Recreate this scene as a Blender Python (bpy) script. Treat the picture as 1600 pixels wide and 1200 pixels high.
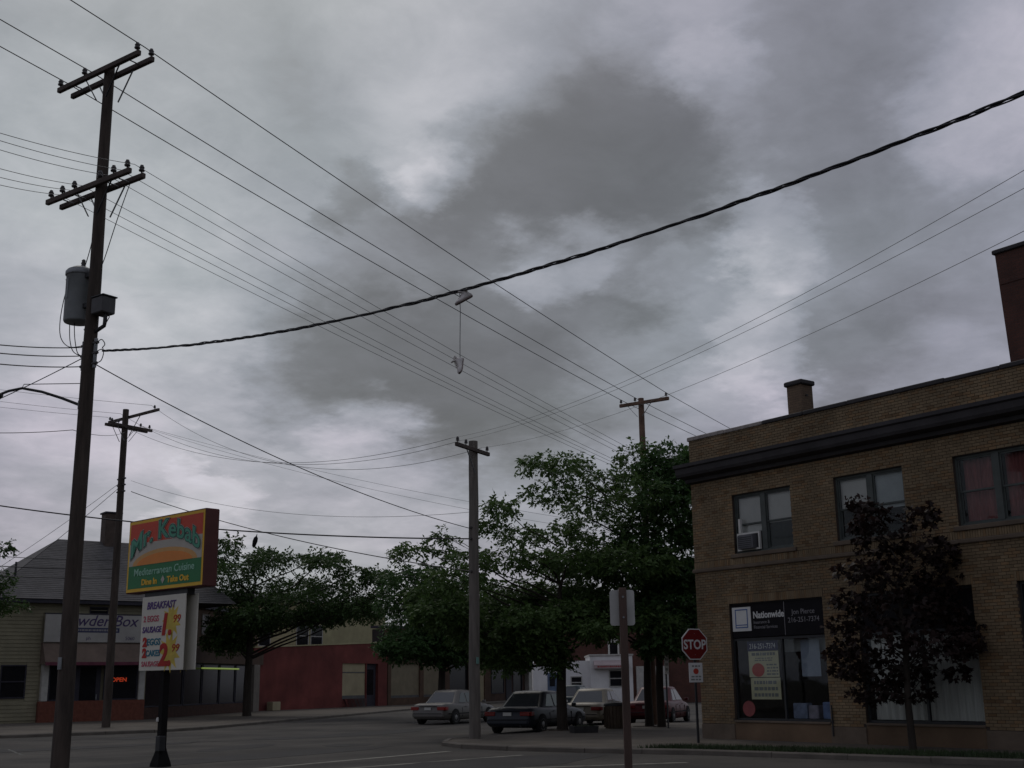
import bpy, math, random
from math import sin, cos, pi, radians, sqrt, atan2
from mathutils import Vector, Matrix
import numpy as np
random.seed(7); rng = np.random.default_rng(7)
for o in list(bpy.data.objects): bpy.data.objects.remove(o)
sc = bpy.context.scene
COL = sc.collection
# ------------------------------------------------------------------ camera
cam_d = bpy.data.cameras.new('camera'); cam = bpy.data.objects.new('camera', cam_d); COL.objects.link(cam)
cam_d.sensor_width = 36.0; cam_d.lens = 36.0 * 1900 / 1600; cam_d.clip_end = 3000; cam_d.clip_start = 0.1
_hd = radians(53.6); _pt = radians(13.8); _rl = radians(-0.8)
_h = Vector((cos(_hd), sin(_hd), 0)); _r = Vector((sin(_hd), -cos(_hd), 0)); _u = Vector((0, 0, 1))
_f = _h * cos(_pt) + _u * sin(_pt); _up = -_h * sin(_pt) + _u * cos(_pt)
_r2 = _r * cos(_rl) + _up * sin(_rl); _u2 = -_r * sin(_rl) + _up * cos(_rl)
_m = Matrix((( _r2.x, _u2.x, -_f.x, 0), (_r2.y, _u2.y, -_f.y, 0), (_r2.z, _u2.z, -_f.z, 0), (0, 0, 0, 1)))
cam.matrix_world = Matrix.Translation((0, 0, 1.8)) @ _m
sc.camera = cam
# ------------------------------------------------------------------ colour management, sun, sky
sc.view_settings.view_transform = 'Standard'; sc.view_settings.look = 'None'
sc.view_settings.exposure = 0.0; sc.view_settings.gamma = 1.0; sc.view_settings.use_curve_mapping = False
SUN_EL, SUN_AZ = radians(48), radians(70)      # azimuth measured from +X towards +Y: beyond the scene
sl = bpy.data.lights.new('sun', 'SUN'); sl.energy = 0.5; sl.angle = radians(25); sl.color = (1.0, 0.95, 0.88)
sun = bpy.data.objects.new('sun', sl); COL.objects.link(sun)
sun.rotation_euler = Vector((cos(SUN_AZ) * cos(SUN_EL), sin(SUN_AZ) * cos(SUN_EL), sin(SUN_EL))).to_track_quat('Z', 'Y').to_euler()
sun.location = (0, 0, 60)
CABLE=((8.27,26.78,9.21),(11.96,5.47,8.08))
WIRES=[
('power_line',(7.51,28.55,16.36),(33.68,37.76,13.36),0.15,0.0130,'wire from left insulator of tall pole top arm down to far pole arm','wires between tall pole and far pole'),
('power_line',(-17.35,19.80,19.21),(7.51,28.55,16.36),0.15,0.0130,'wire entering frame at top left to left insulator of tall pole top arm','wires arriving at the tall pole'),
('power_line',(33.68,37.76,13.36),(59.86,46.98,12.16),0.15,0.0120,'wire running behind brick building from left insulator of far pole','wires beyond the far pole'),
('power_line',(7.81,27.64,16.36),(33.90,37.12,13.36),0.15,0.0130,'wire from middle insulator of tall pole top arm down to far pole arm','wires between tall pole and far pole'),
('power_line',(-16.97,18.63,19.21),(7.81,27.64,16.36),0.15,0.0130,'wire entering frame at top left to middle insulator of tall pole top arm','wires arriving at the tall pole'),
('power_line',(33.90,37.12,13.36),(59.98,46.59,12.16),0.15,0.0120,'wire running behind brick building from middle insulator of far pole','wires beyond the far pole'),
('power_line',(8.43,25.74,16.36),(34.35,35.71,13.36),0.15,0.0130,'wire from right insulator of tall pole top arm down to far pole arm','wires between tall pole and far pole'),
('power_line',(-16.20,16.26,19.21),(8.43,25.74,16.36),0.15,0.0130,'wire entering frame at top left to right insulator of tall pole top arm','wires arriving at the tall pole'),
('power_line',(34.35,35.71,13.36),(60.28,45.68,12.16),0.15,0.0120,'wire running behind brick building from right insulator of far pole','wires beyond the far pole'),
('power_line',(7.51,28.57,13.42),(33.71,37.69,10.30),0.15,0.0070,'thin wire first from left on tall pole lower arm running to trees','thin wires between the poles'),
('power_line',(-4.27,6.32,5.98),(7.51,28.57,13.42),0.60,0.0070,'thin wire from left edge to lower arm of tall pole, first insulator','thin wires arriving at the tall pole'),
('power_line',(7.65,28.14,13.42),(33.79,37.45,10.30),0.15,0.0070,'thin wire second from left on tall pole lower arm running to trees','thin wires between the poles'),
('power_line',(-4.44,6.76,6.24),(7.65,28.14,13.42),0.60,0.0070,'thin wire from left edge to lower arm of tall pole, second insulator','thin wires arriving at the tall pole'),
('power_line',(7.79,27.70,13.42),(33.86,37.21,10.30),0.15,0.0070,'thin wire third from left on tall pole lower arm running to trees','thin wires between the poles'),
('power_line',(-4.61,7.23,6.56),(7.79,27.70,13.42),0.60,0.0070,'thin wire from left edge to lower arm of tall pole, third insulator','thin wires arriving at the tall pole'),
('power_line',(8.09,26.76,13.42),(34.08,36.55,10.30),0.15,0.0070,'thin wire fourth from left on tall pole lower arm running to trees','thin wires between the poles'),
('power_line',(-4.98,8.21,7.18),(8.09,26.76,13.42),0.60,0.0070,'thin wire from left edge to lower arm of tall pole, fourth insulator','thin wires arriving at the tall pole'),
('power_line',(8.25,26.29,13.42),(34.17,36.26,10.30),0.15,0.0070,'thin wire fifth from left on tall pole lower arm running to trees','thin wires between the poles'),
('power_line',(-5.16,8.70,7.45),(8.25,26.29,13.42),0.60,0.0070,'thin wire from left edge to lower arm of tall pole, fifth insulator','thin wires arriving at the tall pole'),
('power_line',(8.40,25.81,13.42),(34.27,35.98,10.30),0.15,0.0070,'thin wire sixth from left on tall pole lower arm running to trees','thin wires between the poles'),
('power_line',(-5.33,9.19,7.60),(8.40,25.81,13.42),0.60,0.0070,'thin wire from left edge to lower arm of tall pole, sixth insulator','thin wires arriving at the tall pole'),
('service_cable',(8.27,26.78,9.21),(15.28,-13.71,12.19),2.71,0.0220,'thick twisted black service cable with shoes hanging from it',None),
('power_line',(8.17,26.85,8.88),(22.41,32.76,6.70),0.38,0.0130,'wire sloping from tall pole down to grey middle pole',None),
('power_line',(-3.63,12.05,6.17),(7.87,27.08,9.29),0.60,0.0120,'upper of three cables from left edge to tall pole insulator rack','cables at the insulator rack'),
('power_line',(-3.62,12.04,6.13),(7.88,27.07,9.09),0.60,0.0120,'middle of three cables from left edge to tall pole insulator rack','cables at the insulator rack'),
('power_line',(-3.60,12.02,6.04),(7.89,27.06,8.84),0.60,0.0120,'lower of three cables from left edge to tall pole insulator rack','cables at the insulator rack'),
('power_line',(7.90,27.05,9.03),(2.43,44.85,8.45),0.60,0.0110,'drop wire falling from tall pole toward left edge',None),
('power_line',(-1.78,23.10,7.24),(7.83,27.11,7.39),0.60,0.0080,'thin wire meeting tall pole just below the lamp arm',None),
('power_line',(7.83,27.11,7.39),(18.54,55.77,13.47),0.15,0.0080,'short thin wire between tall pole and back left pole',None),
('communication_cable',(-0.48,57.18,11.93),(22.44,32.74,6.37),1.08,0.0240,'dark communication cable crossing behind the restaurant sign to middle pole',None),
('power_line',(-1.55,55.94,9.11),(18.42,55.86,7.47),0.60,0.0140,'upper of three cables in front of the shingled roof','cables in front of the roof'),
('power_line',(-1.49,55.89,8.55),(18.44,55.85,7.09),0.60,0.0200,'middle of three cables in front of the shingled roof','cables in front of the roof'),
('power_line',(-1.42,55.85,8.01),(18.46,55.83,6.69),0.60,0.0200,'lower of three cables in front of the shingled roof','cables in front of the roof'),
('power_line',(18.39,55.88,10.78),(14.40,66.41,5.57),0.15,0.0120,'drop wire from back left pole toward left house',None),
('power_line',(18.38,55.89,10.99),(14.07,66.65,6.47),0.15,0.0100,'upper drop wire from back left pole toward left house',None),
('power_line',(18.90,55.51,10.65),(22.45,32.73,5.31),0.38,0.0170,'wire from back left pole sagging right into the trees',None),
('power_line',(18.87,55.53,11.16),(22.46,32.72,7.25),0.73,0.0070,'faint wire from back left pole to middle pole above the sign',None),
('power_line',(18.14,57.35,14.42),(21.23,32.08,9.48),1.43,0.0080,'sagging wire between back left pole and left insulator of middle pole','sagging wires to the middle pole'),
('power_line',(-3.04,75.63,19.83),(18.14,57.35,14.42),0.60,0.0080,'faint wire from left edge to left insulator of back left pole','wires arriving at back left pole'),
('power_line',(21.23,32.08,9.48),(6.28,-14.86,10.06),1.94,0.0042,'long thin wire rising right from left insulator of middle pole','wires rising from the middle pole'),
('power_line',(18.41,56.23,14.42),(21.72,32.33,9.48),1.50,0.0080,'sagging wire between back left pole and middle insulator of middle pole','sagging wires to the middle pole'),
('power_line',(-3.37,76.80,20.48),(18.41,56.23,14.42),0.60,0.0080,'faint wire from left edge to middle insulator of back left pole','wires arriving at back left pole'),
('power_line',(21.72,32.33,9.48),(5.83,-15.02,8.86),1.54,0.0042,'long thin wire rising right from middle insulator of middle pole','wires rising from the middle pole'),
('power_line',(19.00,53.75,14.42),(23.01,32.98,9.48),1.68,0.0080,'sagging wire between back left pole and right insulator of middle pole','sagging wires to the middle pole'),
('power_line',(-4.08,79.36,21.66),(19.00,53.75,14.42),0.60,0.0080,'faint wire from left edge to right insulator of back left pole','wires arriving at back left pole'),
('power_line',(23.01,32.98,9.48),(4.69,-15.46,8.15),1.70,0.0042,'long thin wire rising right from right insulator of middle pole','wires rising from the middle pole'),
('power_line',(19.23,56.02,13.90),(33.96,36.93,7.50),0.55,0.0060,'lower faint wire from lower arm of back left pole to the trees','faint wires to the trees'),
('power_line',(19.48,56.10,13.90),(33.96,36.93,7.80),0.40,0.0060,'upper faint wire from lower arm of back left pole to the trees','faint wires to the trees'),
]
T0=((35.74,55.05,0.00),[(-1.71,7.07,1.21,0.52),(-2.38,6.07,0.86,0.69),(-0.34,5.87,1.55,0.69),(-1.70,5.06,1.38,0.69),(0.34,4.53,1.55,0.69),(-1.69,3.73,1.38,0.52),(0.34,3.37,1.38,0.41),(2.03,5.34,1.38,0.69),(2.36,3.68,1.38,0.52),(-0.86,7.40,1.03,0.41),(3.72,4.32,1.21,0.52),(1.36,6.69,1.21,0.52)])
T1=((28.36,35.70,0.00),[(-5.37,6.84,0.48,0.14),(-5.99,6.56,0.24,0.19),(-4.36,7.25,0.34,0.12),(-4.00,6.63,0.43,0.14),(-2.07,8.04,0.60,0.29),(-1.49,7.19,0.60,0.29),(-2.44,7.32,0.48,0.29),(-1.97,6.36,0.96,0.36),(-3.17,6.14,0.72,0.29),(-0.79,6.11,0.72,0.29),(-3.65,5.44,1.20,0.36),(-1.75,5.30,1.08,0.43),(-0.57,4.93,0.96,0.43),(-4.60,4.98,0.96,0.36),(-2.71,4.49,1.20,0.48),(-1.06,3.89,0.96,0.43),(-4.12,4.28,1.08,0.43),(-2.71,3.56,1.20,0.43),(-0.72,3.19,0.96,0.38),(-2.02,2.68,0.96,0.24),(-0.10,2.52,0.43,0.17),(1.28,3.63,0.67,0.24),(0.36,4.22,0.96,0.43)])
T2=((32.54,35.64,0.00),[(-4.12,9.94,0.71,0.30),(-3.05,9.75,0.76,0.45),(-2.40,10.18,0.35,0.25),(-1.39,9.72,0.88,0.45),(-0.35,10.30,0.63,0.45),(-3.58,8.73,1.01,0.45),(-1.80,8.83,1.26,0.51),(-3.35,7.58,1.01,0.38),(-1.59,7.56,1.52,0.63),(-0.03,8.55,1.26,0.63),(-2.63,6.32,1.26,0.51),(-0.63,6.04,1.52,0.63),(-1.17,4.81,1.52,0.63),(0.04,3.94,0.88,0.35),(-2.54,5.08,0.76,0.51),(0.01,9.70,1.01,0.51),(-2.31,4.21,0.88,0.30)])
T3=((32.38,34.79,0.00),[(0.59,10.20,0.75,0.37),(1.21,10.06,0.55,0.35),(1.03,8.92,0.75,0.62),(0.06,9.70,0.75,0.45),(-0.04,7.19,1.49,0.75),(1.21,7.42,0.50,0.75),(0.64,5.70,0.99,0.75),(0.10,4.50,1.24,0.62),(1.06,4.24,0.62,0.62),(0.29,3.30,0.99,0.37),(1.50,5.69,0.75,0.62),(0.26,8.43,0.99,0.62),(1.80,9.16,0.62,0.50),(-0.08,3.18,0.62,0.25),(0.77,3.17,0.75,0.30)])
TL=((31.03,68.75,0.00),[(-1.76,10.50,0.58,0.31),(-1.91,9.42,0.78,0.58),(0.02,9.59,0.97,0.47),(1.78,8.99,1.36,0.47),(4.08,9.34,1.16,0.39),(4.87,8.75,1.16,0.39),(6.42,8.16,0.97,0.39),(7.97,7.75,0.78,0.39),(7.57,8.33,0.47,0.31),(-0.51,8.25,1.55,0.58),(2.20,7.83,1.75,0.58),(4.89,7.61,1.55,0.47),(0.31,6.91,1.55,0.58),(3.00,6.69,1.94,0.58),(5.68,6.84,1.36,0.47),(-1.23,7.12,1.16,0.78),(1.11,5.77,1.55,0.47),(-0.78,5.42,1.55,0.58),(6.45,6.26,1.16,0.39),(4.17,5.92,1.36,0.39),(-1.50,4.50,0.97,0.47),(7.59,6.81,0.97,0.35)])
TF=((15.24,63.48,0.00),[(-0.00,8.80,0.44,0.32),(-0.74,8.18,0.95,0.63),(0.15,7.07,0.63,0.38),(0.63,5.83,0.70,0.25),(-0.41,6.30,1.27,0.63),(-1.81,7.88,1.27,0.79),(-1.27,5.39,1.27,0.63)])
TM=((25.47,18.70,0.00),[(-0.67,6.04,0.32,0.22),(-0.21,5.80,0.48,0.29),(0.40,5.55,0.40,0.29),(-0.80,5.49,0.32,0.19),(-0.11,5.16,0.64,0.40),(0.81,4.83,0.48,0.32),(1.27,4.67,0.32,0.24),(-0.96,4.39,0.56,0.24),(-0.04,4.22,0.79,0.48),(1.05,4.05,0.48,0.32),(-1.26,3.69,0.40,0.19),(-0.10,3.44,1.11,0.48),(0.98,3.35,0.54,0.35),(1.59,2.88,0.38,0.19),(-1.38,3.08,0.40,0.19),(-0.64,2.69,0.95,0.40),(0.59,2.52,0.95,0.40),(1.36,2.51,0.41,0.21),(-1.44,2.39,0.35,0.16),(-0.39,1.93,0.95,0.40),(0.45,1.92,0.54,0.25),(-1.31,2.01,0.40,0.19),(1.15,1.91,0.24,0.13),(-0.75,1.41,0.56,0.16),(0.17,1.40,0.64,0.16),(2.02,2.83,0.16,0.10)])
BLOBS=[
(0.237,0.862,0.448,0.137,0.020,0.0),
(0.230,0.919,0.321,0.126,0.080,0.0),
(0.368,0.806,0.463,0.121,-0.015,0.0),
(0.492,0.730,0.474,0.089,0.050,0.0),
(0.435,0.753,0.494,0.063,0.030,0.0),
(0.478,0.764,0.433,0.058,0.030,0.0),
(0.580,0.670,0.463,0.068,-0.090,0.3),
(0.624,0.644,0.442,0.063,-0.090,0.4),
(0.565,0.710,0.419,0.068,-0.090,0.5),
(0.609,0.683,0.403,0.074,-0.090,0.5),
(0.539,0.745,0.392,0.058,-0.090,0.6),
(0.648,0.650,0.396,0.053,-0.070,0.5),
(0.509,0.775,0.373,0.042,-0.080,0.7),
(0.583,0.717,0.381,0.058,-0.060,0.6),
(0.465,0.801,0.377,0.032,-0.060,0.6),
(0.440,0.810,0.388,0.029,-0.100,0.8),
(0.430,0.824,0.368,0.026,-0.050,0.6),
(0.498,0.767,0.405,0.024,0.070,0.5),
(0.485,0.781,0.394,0.021,0.050,0.5),
(0.472,0.775,0.419,0.037,0.040,0.3),
(0.553,0.747,0.368,0.079,-0.090,0.5),
(0.507,0.781,0.363,0.047,-0.060,0.5),
(0.603,0.701,0.381,0.068,-0.060,0.5),
(0.656,0.660,0.368,0.047,-0.050,0.4),
(0.503,0.823,0.264,0.089,-0.070,0.3),
(0.440,0.859,0.263,0.058,-0.050,0.4),
(0.568,0.788,0.239,0.074,-0.060,0.4),
(0.657,0.628,0.417,0.058,-0.050,0.3),
(0.613,0.606,0.508,0.042,0.060,0.2),
(0.651,0.597,0.469,0.029,0.060,0.3),
(0.679,0.593,0.432,0.026,0.070,0.3),
(0.700,0.595,0.394,0.026,0.070,0.3),
(0.713,0.607,0.352,0.032,0.070,0.2),
(0.714,0.625,0.315,0.032,0.070,0.2),
(0.730,0.528,0.435,0.079,-0.040,0.0),
(0.784,0.431,0.446,0.074,0.090,0.0),
(0.789,0.453,0.416,0.053,0.060,0.2),
(0.731,0.557,0.393,0.058,-0.030,0.2),
(0.768,0.515,0.382,0.063,-0.030,0.0),
(0.771,0.539,0.338,0.063,-0.020,0.0),
(0.615,0.709,0.344,0.034,0.140,0.3),
(0.588,0.734,0.341,0.032,0.100,0.3),
(0.643,0.686,0.340,0.032,0.110,0.3),
(0.681,0.660,0.318,0.042,0.070,0.2),
(0.635,0.706,0.314,0.039,-0.100,0.2),
(0.667,0.675,0.317,0.032,-0.070,0.2),
(0.546,0.774,0.319,0.058,0.030,0.0),
(0.432,0.866,0.253,0.037,-0.060,0.5),
(0.468,0.845,0.259,0.047,-0.080,0.5),
(0.508,0.821,0.259,0.047,-0.080,0.4),
(0.533,0.812,0.239,0.042,-0.070,0.6),
(0.575,0.780,0.249,0.053,-0.070,0.4),
(0.610,0.757,0.233,0.047,-0.050,0.4),
(0.639,0.725,0.257,0.058,-0.040,0.2),
(0.497,0.814,0.299,0.058,-0.030,0.0),
(0.764,0.583,0.275,0.063,-0.060,0.3),
(0.795,0.556,0.242,0.053,-0.060,0.3),
(0.750,0.613,0.248,0.037,-0.050,0.4),
(0.724,0.643,0.251,0.032,0.090,0.2),
(0.719,0.662,0.212,0.032,0.060,0.2),
(0.810,0.515,0.281,0.058,-0.030,0.0),
(0.814,0.536,0.225,0.042,0.050,0.2),
(0.341,0.888,0.307,0.095,0.050,0.0),
(0.332,0.919,0.213,0.079,0.060,0.0),
(0.279,0.947,0.161,0.063,0.070,0.2),
(0.381,0.913,0.145,0.032,0.120,0.5),
(0.362,0.920,0.152,0.026,0.100,0.5),
(0.463,0.875,0.141,0.079,0.060,0.0),
(0.484,0.850,0.208,0.037,0.070,0.3),
(0.473,0.854,0.218,0.032,0.050,0.3),
(0.426,0.884,0.192,0.037,-0.040,0.3),
(0.513,0.838,0.188,0.037,-0.030,0.3),
(0.420,0.892,0.166,0.032,0.040,0.3),
(0.603,0.774,0.192,0.063,-0.010,0.0),
(0.519,0.847,0.116,0.063,0.060,0.0),
]

def build_world():
    w = bpy.data.worlds.new('World'); sc.world = w; w.use_nodes = True
    nt = w.node_tree; N = nt.nodes; L = nt.links; N.clear()
    out = N.new('ShaderNodeOutputWorld'); bg = N.new('ShaderNodeBackground'); L.new(bg.outputs[0], out.inputs[0])
    bg.inputs[1].default_value = 0.1
    sky = N.new('ShaderNodeTexSky'); sky.sky_type = 'NISHITA'; sky.sun_disc = False
    sky.sun_elevation = SUN_EL; sky.sun_rotation = pi / 2 - SUN_AZ; sky.air_density = 1.5; sky.dust_density = 3
    tc = N.new('ShaderNodeTexCoord'); D = tc.outputs['Generated']
    def math(op, a, b=None, clamp=False):
        n = N.new('ShaderNodeMath'); n.operation = op; n.use_clamp = clamp
        for i, v in enumerate((a, b)):
            if v is None: continue
            if isinstance(v, (int, float)): n.inputs[i].default_value = v
            else: L.new(v, n.inputs[i])
        return n.outputs[0]
    def vm(op, a, b=None, s=None):
        n = N.new('ShaderNodeVectorMath'); n.operation = op
        for i, v in enumerate((a, b)):
            if v is None: continue
            if isinstance(v, tuple): n.inputs[i].default_value = v
            else: L.new(v, n.inputs[i])
        if s is not None:
            if isinstance(s, (int, float)): n.inputs['Scale'].default_value = s
            else: L.new(s, n.inputs['Scale'])
        return n.outputs['Value'] if op == 'DOT_PRODUCT' else n.outputs[0]
    def noise(vec, scale, detail, rough=.5, col=False, dist=0):
        n = N.new('ShaderNodeTexNoise'); L.new(vec, n.inputs['Vector'])
        n.inputs['Scale'].default_value = scale; n.inputs['Detail'].default_value = detail; n.inputs['Roughness'].default_value = rough
        n.inputs['Distortion'].default_value = dist
        return n.outputs['Color'] if col else n.outputs[0]
    sep = N.new('ShaderNodeSeparateXYZ'); L.new(D, sep.inputs[0])
    zz = math('ADD', math('MAXIMUM', sep.outputs[2], 0.0), 0.22)
    P = vm('SCALE', D, None, math('DIVIDE', 1.0, zz))          # cloud deck coordinates
    # ragged edges: direction shifted by noise before the cloud masses are looked up
    w1 = vm('SUBTRACT', noise(P, 2.2, 5, .6, True), (.5, .5, .5)); w2 = vm('SUBTRACT', noise(P, 7, 6, .65, True), (.5, .5, .5))
    Dw = vm('NORMALIZE', vm('ADD', vm('ADD', D, vm('SCALE', w1, None, .13)), vm('SCALE', w2, None, .085)))
    tot = math('ADD', 0.225, 0.0)
    for (x, y, z, rad, amp, shp) in BLOBS:
        d = vm('DOT_PRODUCT', Dw, (x, y, z))
        mr = N.new('ShaderNodeMapRange'); mr.interpolation_type = 'SMOOTHSTEP'; L.new(d, mr.inputs[0])
        mr.inputs[1].default_value = cos(rad * (1.55 - .25 * shp)); mr.inputs[2].default_value = cos(rad * (.02 + .12 * shp))
        mr.inputs[3].default_value = 0; mr.inputs[4].default_value = amp * (.62 if amp < 0 else .85)
        tot = math('ADD', tot, mr.outputs[0])
    f1 = math('SUBTRACT', noise(P, 1.3, 7, .58, dist=.4), .5); f2 = math('SUBTRACT', noise(P, 4.5, 6, .6, dist=.3), .5)
    tot = math('ADD', tot, math('MULTIPLY', f1, .16))
    sm = N.new('ShaderNodeMath'); sm.operation = 'SMOOTH_MAX'; L.new(tot, sm.inputs[0]); sm.inputs[1].default_value = .10; sm.inputs[2].default_value = .08
    f3 = math('SUBTRACT', noise(P, 11, 6, .62, dist=.5), .5)
    tot = math('MULTIPLY', math('MINIMUM', sm.outputs[0], .40), math('ADD', 1.0, math('ADD', math('MULTIPLY', f2, .62), math('MULTIPLY', f3, .36))))
    cr = N.new('ShaderNodeValToRGB'); L.new(math('MULTIPLY', tot, 2.2), cr.inputs[0])
    e = cr.color_ramp.elements
    e[0].position = .15; e[0].color = (.755, .785, .85, 1); e[1].position = .85; e[1].color = (.985, .96, 1.05, 1)
    m = e.new(.5); m.color = (.865, .91, 1.035, 1)
    tint = noise(P, .8, 3, .5)
    tr = N.new('ShaderNodeValToRGB'); L.new(tint, tr.inputs[0]); te = tr.color_ramp.elements
    te[0].position = .42; te[0].color = (1.005, .965, 1.035, 1); te[1].position = .68; te[1].color = (.93, 1.0, .965, 1)
    mul = N.new('ShaderNodeMix'); mul.data_type = 'RGBA'; mul.blend_type = 'MULTIPLY'; mul.inputs[0].default_value = 1
    L.new(cr.outputs[0], mul.inputs[6]); L.new(tr.outputs[0], mul.inputs[7])
    cl = vm('SCALE', mul.outputs[2], None, math('MULTIPLY', tot, 13.6))
    mx = N.new('ShaderNodeMix'); mx.data_type = 'RGBA'; mx.inputs[0].default_value = .93    # thin gaps let a little blue through
    L.new(sky.outputs[0], mx.inputs[6]); L.new(cl, mx.inputs[7]); L.new(mx.outputs[2], bg.inputs[0])
build_world()
# ------------------------------------------------------------------ materials
MATS = {}
def mat(name, col, rough=.8, var=.25, scale=3.0, bump=0.0, bscale=None, metal=0.0, spec=.4, stretch=None, col2=None, attr=None, emit=None, stain=0.0):
    if name in MATS: return MATS[name]
    m = bpy.data.materials.new(name); m.use_nodes = True; nt = m.node_tree; N = nt.nodes; L = nt.links
    b = N['Principled BSDF']; b.inputs['Roughness'].default_value = rough; b.inputs['Metallic'].default_value = metal
    b.inputs['Specular IOR Level'].default_value = spec
    tc = N.new('ShaderNodeTexCoord'); mp = N.new('ShaderNodeMapping'); L.new(tc.outputs['Object'], mp.inputs[0])
    if stretch: mp.inputs['Scale'].default_value = stretch
    n = N.new('ShaderNodeTexNoise'); L.new(mp.outputs[0], n.inputs['Vector']); n.inputs['Scale'].default_value = scale; n.inputs['Detail'].default_value = 6
    n.inputs['Roughness'].default_value = .62
    r = N.new('ShaderNodeValToRGB'); L.new(n.outputs[0], r.inputs[0]); e = r.color_ramp.elements
    c2 = col2 or tuple(c * (1 - var) for c in col)
    c1 = col if col2 else tuple(min(1, c * (1 + var)) for c in col)
    e[0].position = .32; e[0].color = (*c2, 1); e[1].position = .68; e[1].color = (*c1, 1)
    cout = r.outputs[0]
    if attr:
        a = N.new('ShaderNodeAttribute'); a.attribute_name = attr
        mm = N.new('ShaderNodeMix'); mm.data_type = 'RGBA'; mm.blend_type = 'MULTIPLY'; mm.inputs[0].default_value = 1
        L.new(cout, mm.inputs[6]); L.new(a.outputs['Color'], mm.inputs[7]); cout = mm.outputs[2]
    if stain:
        n2 = N.new('ShaderNodeTexNoise'); L.new(tc.outputs['Object'], n2.inputs['Vector']); n2.inputs['Scale'].default_value = .35; n2.inputs['Detail'].default_value = 5
        r2 = N.new('ShaderNodeValToRGB'); L.new(n2.outputs[0], r2.inputs[0]); r2.color_ramp.elements[0].position = .38; r2.color_ramp.elements[1].position = .62
        r2.color_ramp.elements[0].color = (1 - stain, 1 - stain, 1 - stain, 1)
        mm = N.new('ShaderNodeMix'); mm.data_type = 'RGBA'; mm.blend_type = 'MULTIPLY'; mm.inputs[0].default_value = 1
        L.new(cout, mm.inputs[6]); L.new(r2.outputs[0], mm.inputs[7]); cout = mm.outputs[2]
    L.new(cout, b.inputs['Base Color'])
    if bump:
        nb = N.new('ShaderNodeTexNoise'); L.new(mp.outputs[0], nb.inputs['Vector']); nb.inputs['Scale'].default_value = bscale or scale * 6; nb.inputs['Detail'].default_value = 5
        bp = N.new('ShaderNodeBump'); bp.inputs['Strength'].default_value = bump; bp.inputs['Distance'].default_value = .02
        L.new(nb.outputs[0], bp.inputs['Height']); L.new(bp.outputs[0], b.inputs['Normal'])
    if emit:
        b.inputs['Emission Color'].default_value = (*emit[0], 1); b.inputs['Emission Strength'].default_value = emit[1]
    MATS[name] = m; return m
def glass(name='window_glass', tint=(.95, .965, .965), refl=.12):
    if name in MATS: return MATS[name]
    m = bpy.data.materials.new(name); m.use_nodes = True; nt = m.node_tree; N = nt.nodes; L = nt.links; N.clear()
    o = N.new('ShaderNodeOutputMaterial'); mx = N.new('ShaderNodeMixShader'); t = N.new('ShaderNodeBsdfTransparent'); g = N.new('ShaderNodeBsdfGlossy')
    t.inputs[0].default_value = (*tint, 1); g.inputs['Roughness'].default_value = .03; g.inputs[0].default_value = (.9, .92, .95, 1)
    fr = N.new('ShaderNodeFresnel'); fr.inputs[0].default_value = 1.22
    ad = N.new('ShaderNodeMath'); ad.operation = 'ADD'; ad.inputs[1].default_value = refl * .05; L.new(fr.outputs[0], ad.inputs[0])
    tc = N.new('ShaderNodeTexCoord'); nz = N.new('ShaderNodeTexNoise'); nz.inputs['Scale'].default_value = 1.2; L.new(tc.outputs['Object'], nz.inputs['Vector'])
    bp = N.new('ShaderNodeBump'); bp.inputs['Strength'].default_value = .06; bp.inputs['Distance'].default_value = .05; L.new(nz.outputs[0], bp.inputs['Height']); L.new(bp.outputs[0], g.inputs['Normal'])
    L.new(ad.outputs[0], mx.inputs[0]); L.new(t.outputs[0], mx.inputs[1]); L.new(g.outputs[0], mx.inputs[2]); L.new(mx.outputs[0], o.inputs[0])
    MATS[name] = m; return m
def leafmat(name, c1, c2):
    if name in MATS: return MATS[name]
    m = bpy.data.materials.new(name); m.use_nodes = True; nt = m.node_tree; N = nt.nodes; L = nt.links; N.clear()
    o = N.new('ShaderNodeOutputMaterial'); mx = N.new('ShaderNodeMixShader'); mx.inputs[0].default_value = .35
    d = N.new('ShaderNodeBsdfPrincipled'); d.inputs['Roughness'].default_value = .55; d.inputs['Specular IOR Level'].default_value = .3
    t = N.new('ShaderNodeBsdfTranslucent')
    a = N.new('ShaderNodeAttribute'); a.attribute_name = 'tone'
    r = N.new('ShaderNodeValToRGB'); L.new(a.outputs['Fac'], r.inputs[0]); e = r.color_ramp.elements
    e[0].color = (*c1, 1); e[1].color = (*c2, 1)
    L.new(r.outputs[0], d.inputs['Base Color']); L.new(r.outputs[0], t.inputs[0])
    L.new(d.outputs[0], mx.inputs[1]); L.new(t.outputs[0], mx.inputs[2]); L.new(mx.outputs[0], o.inputs[0])
    MATS[name] = m; return m
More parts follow.
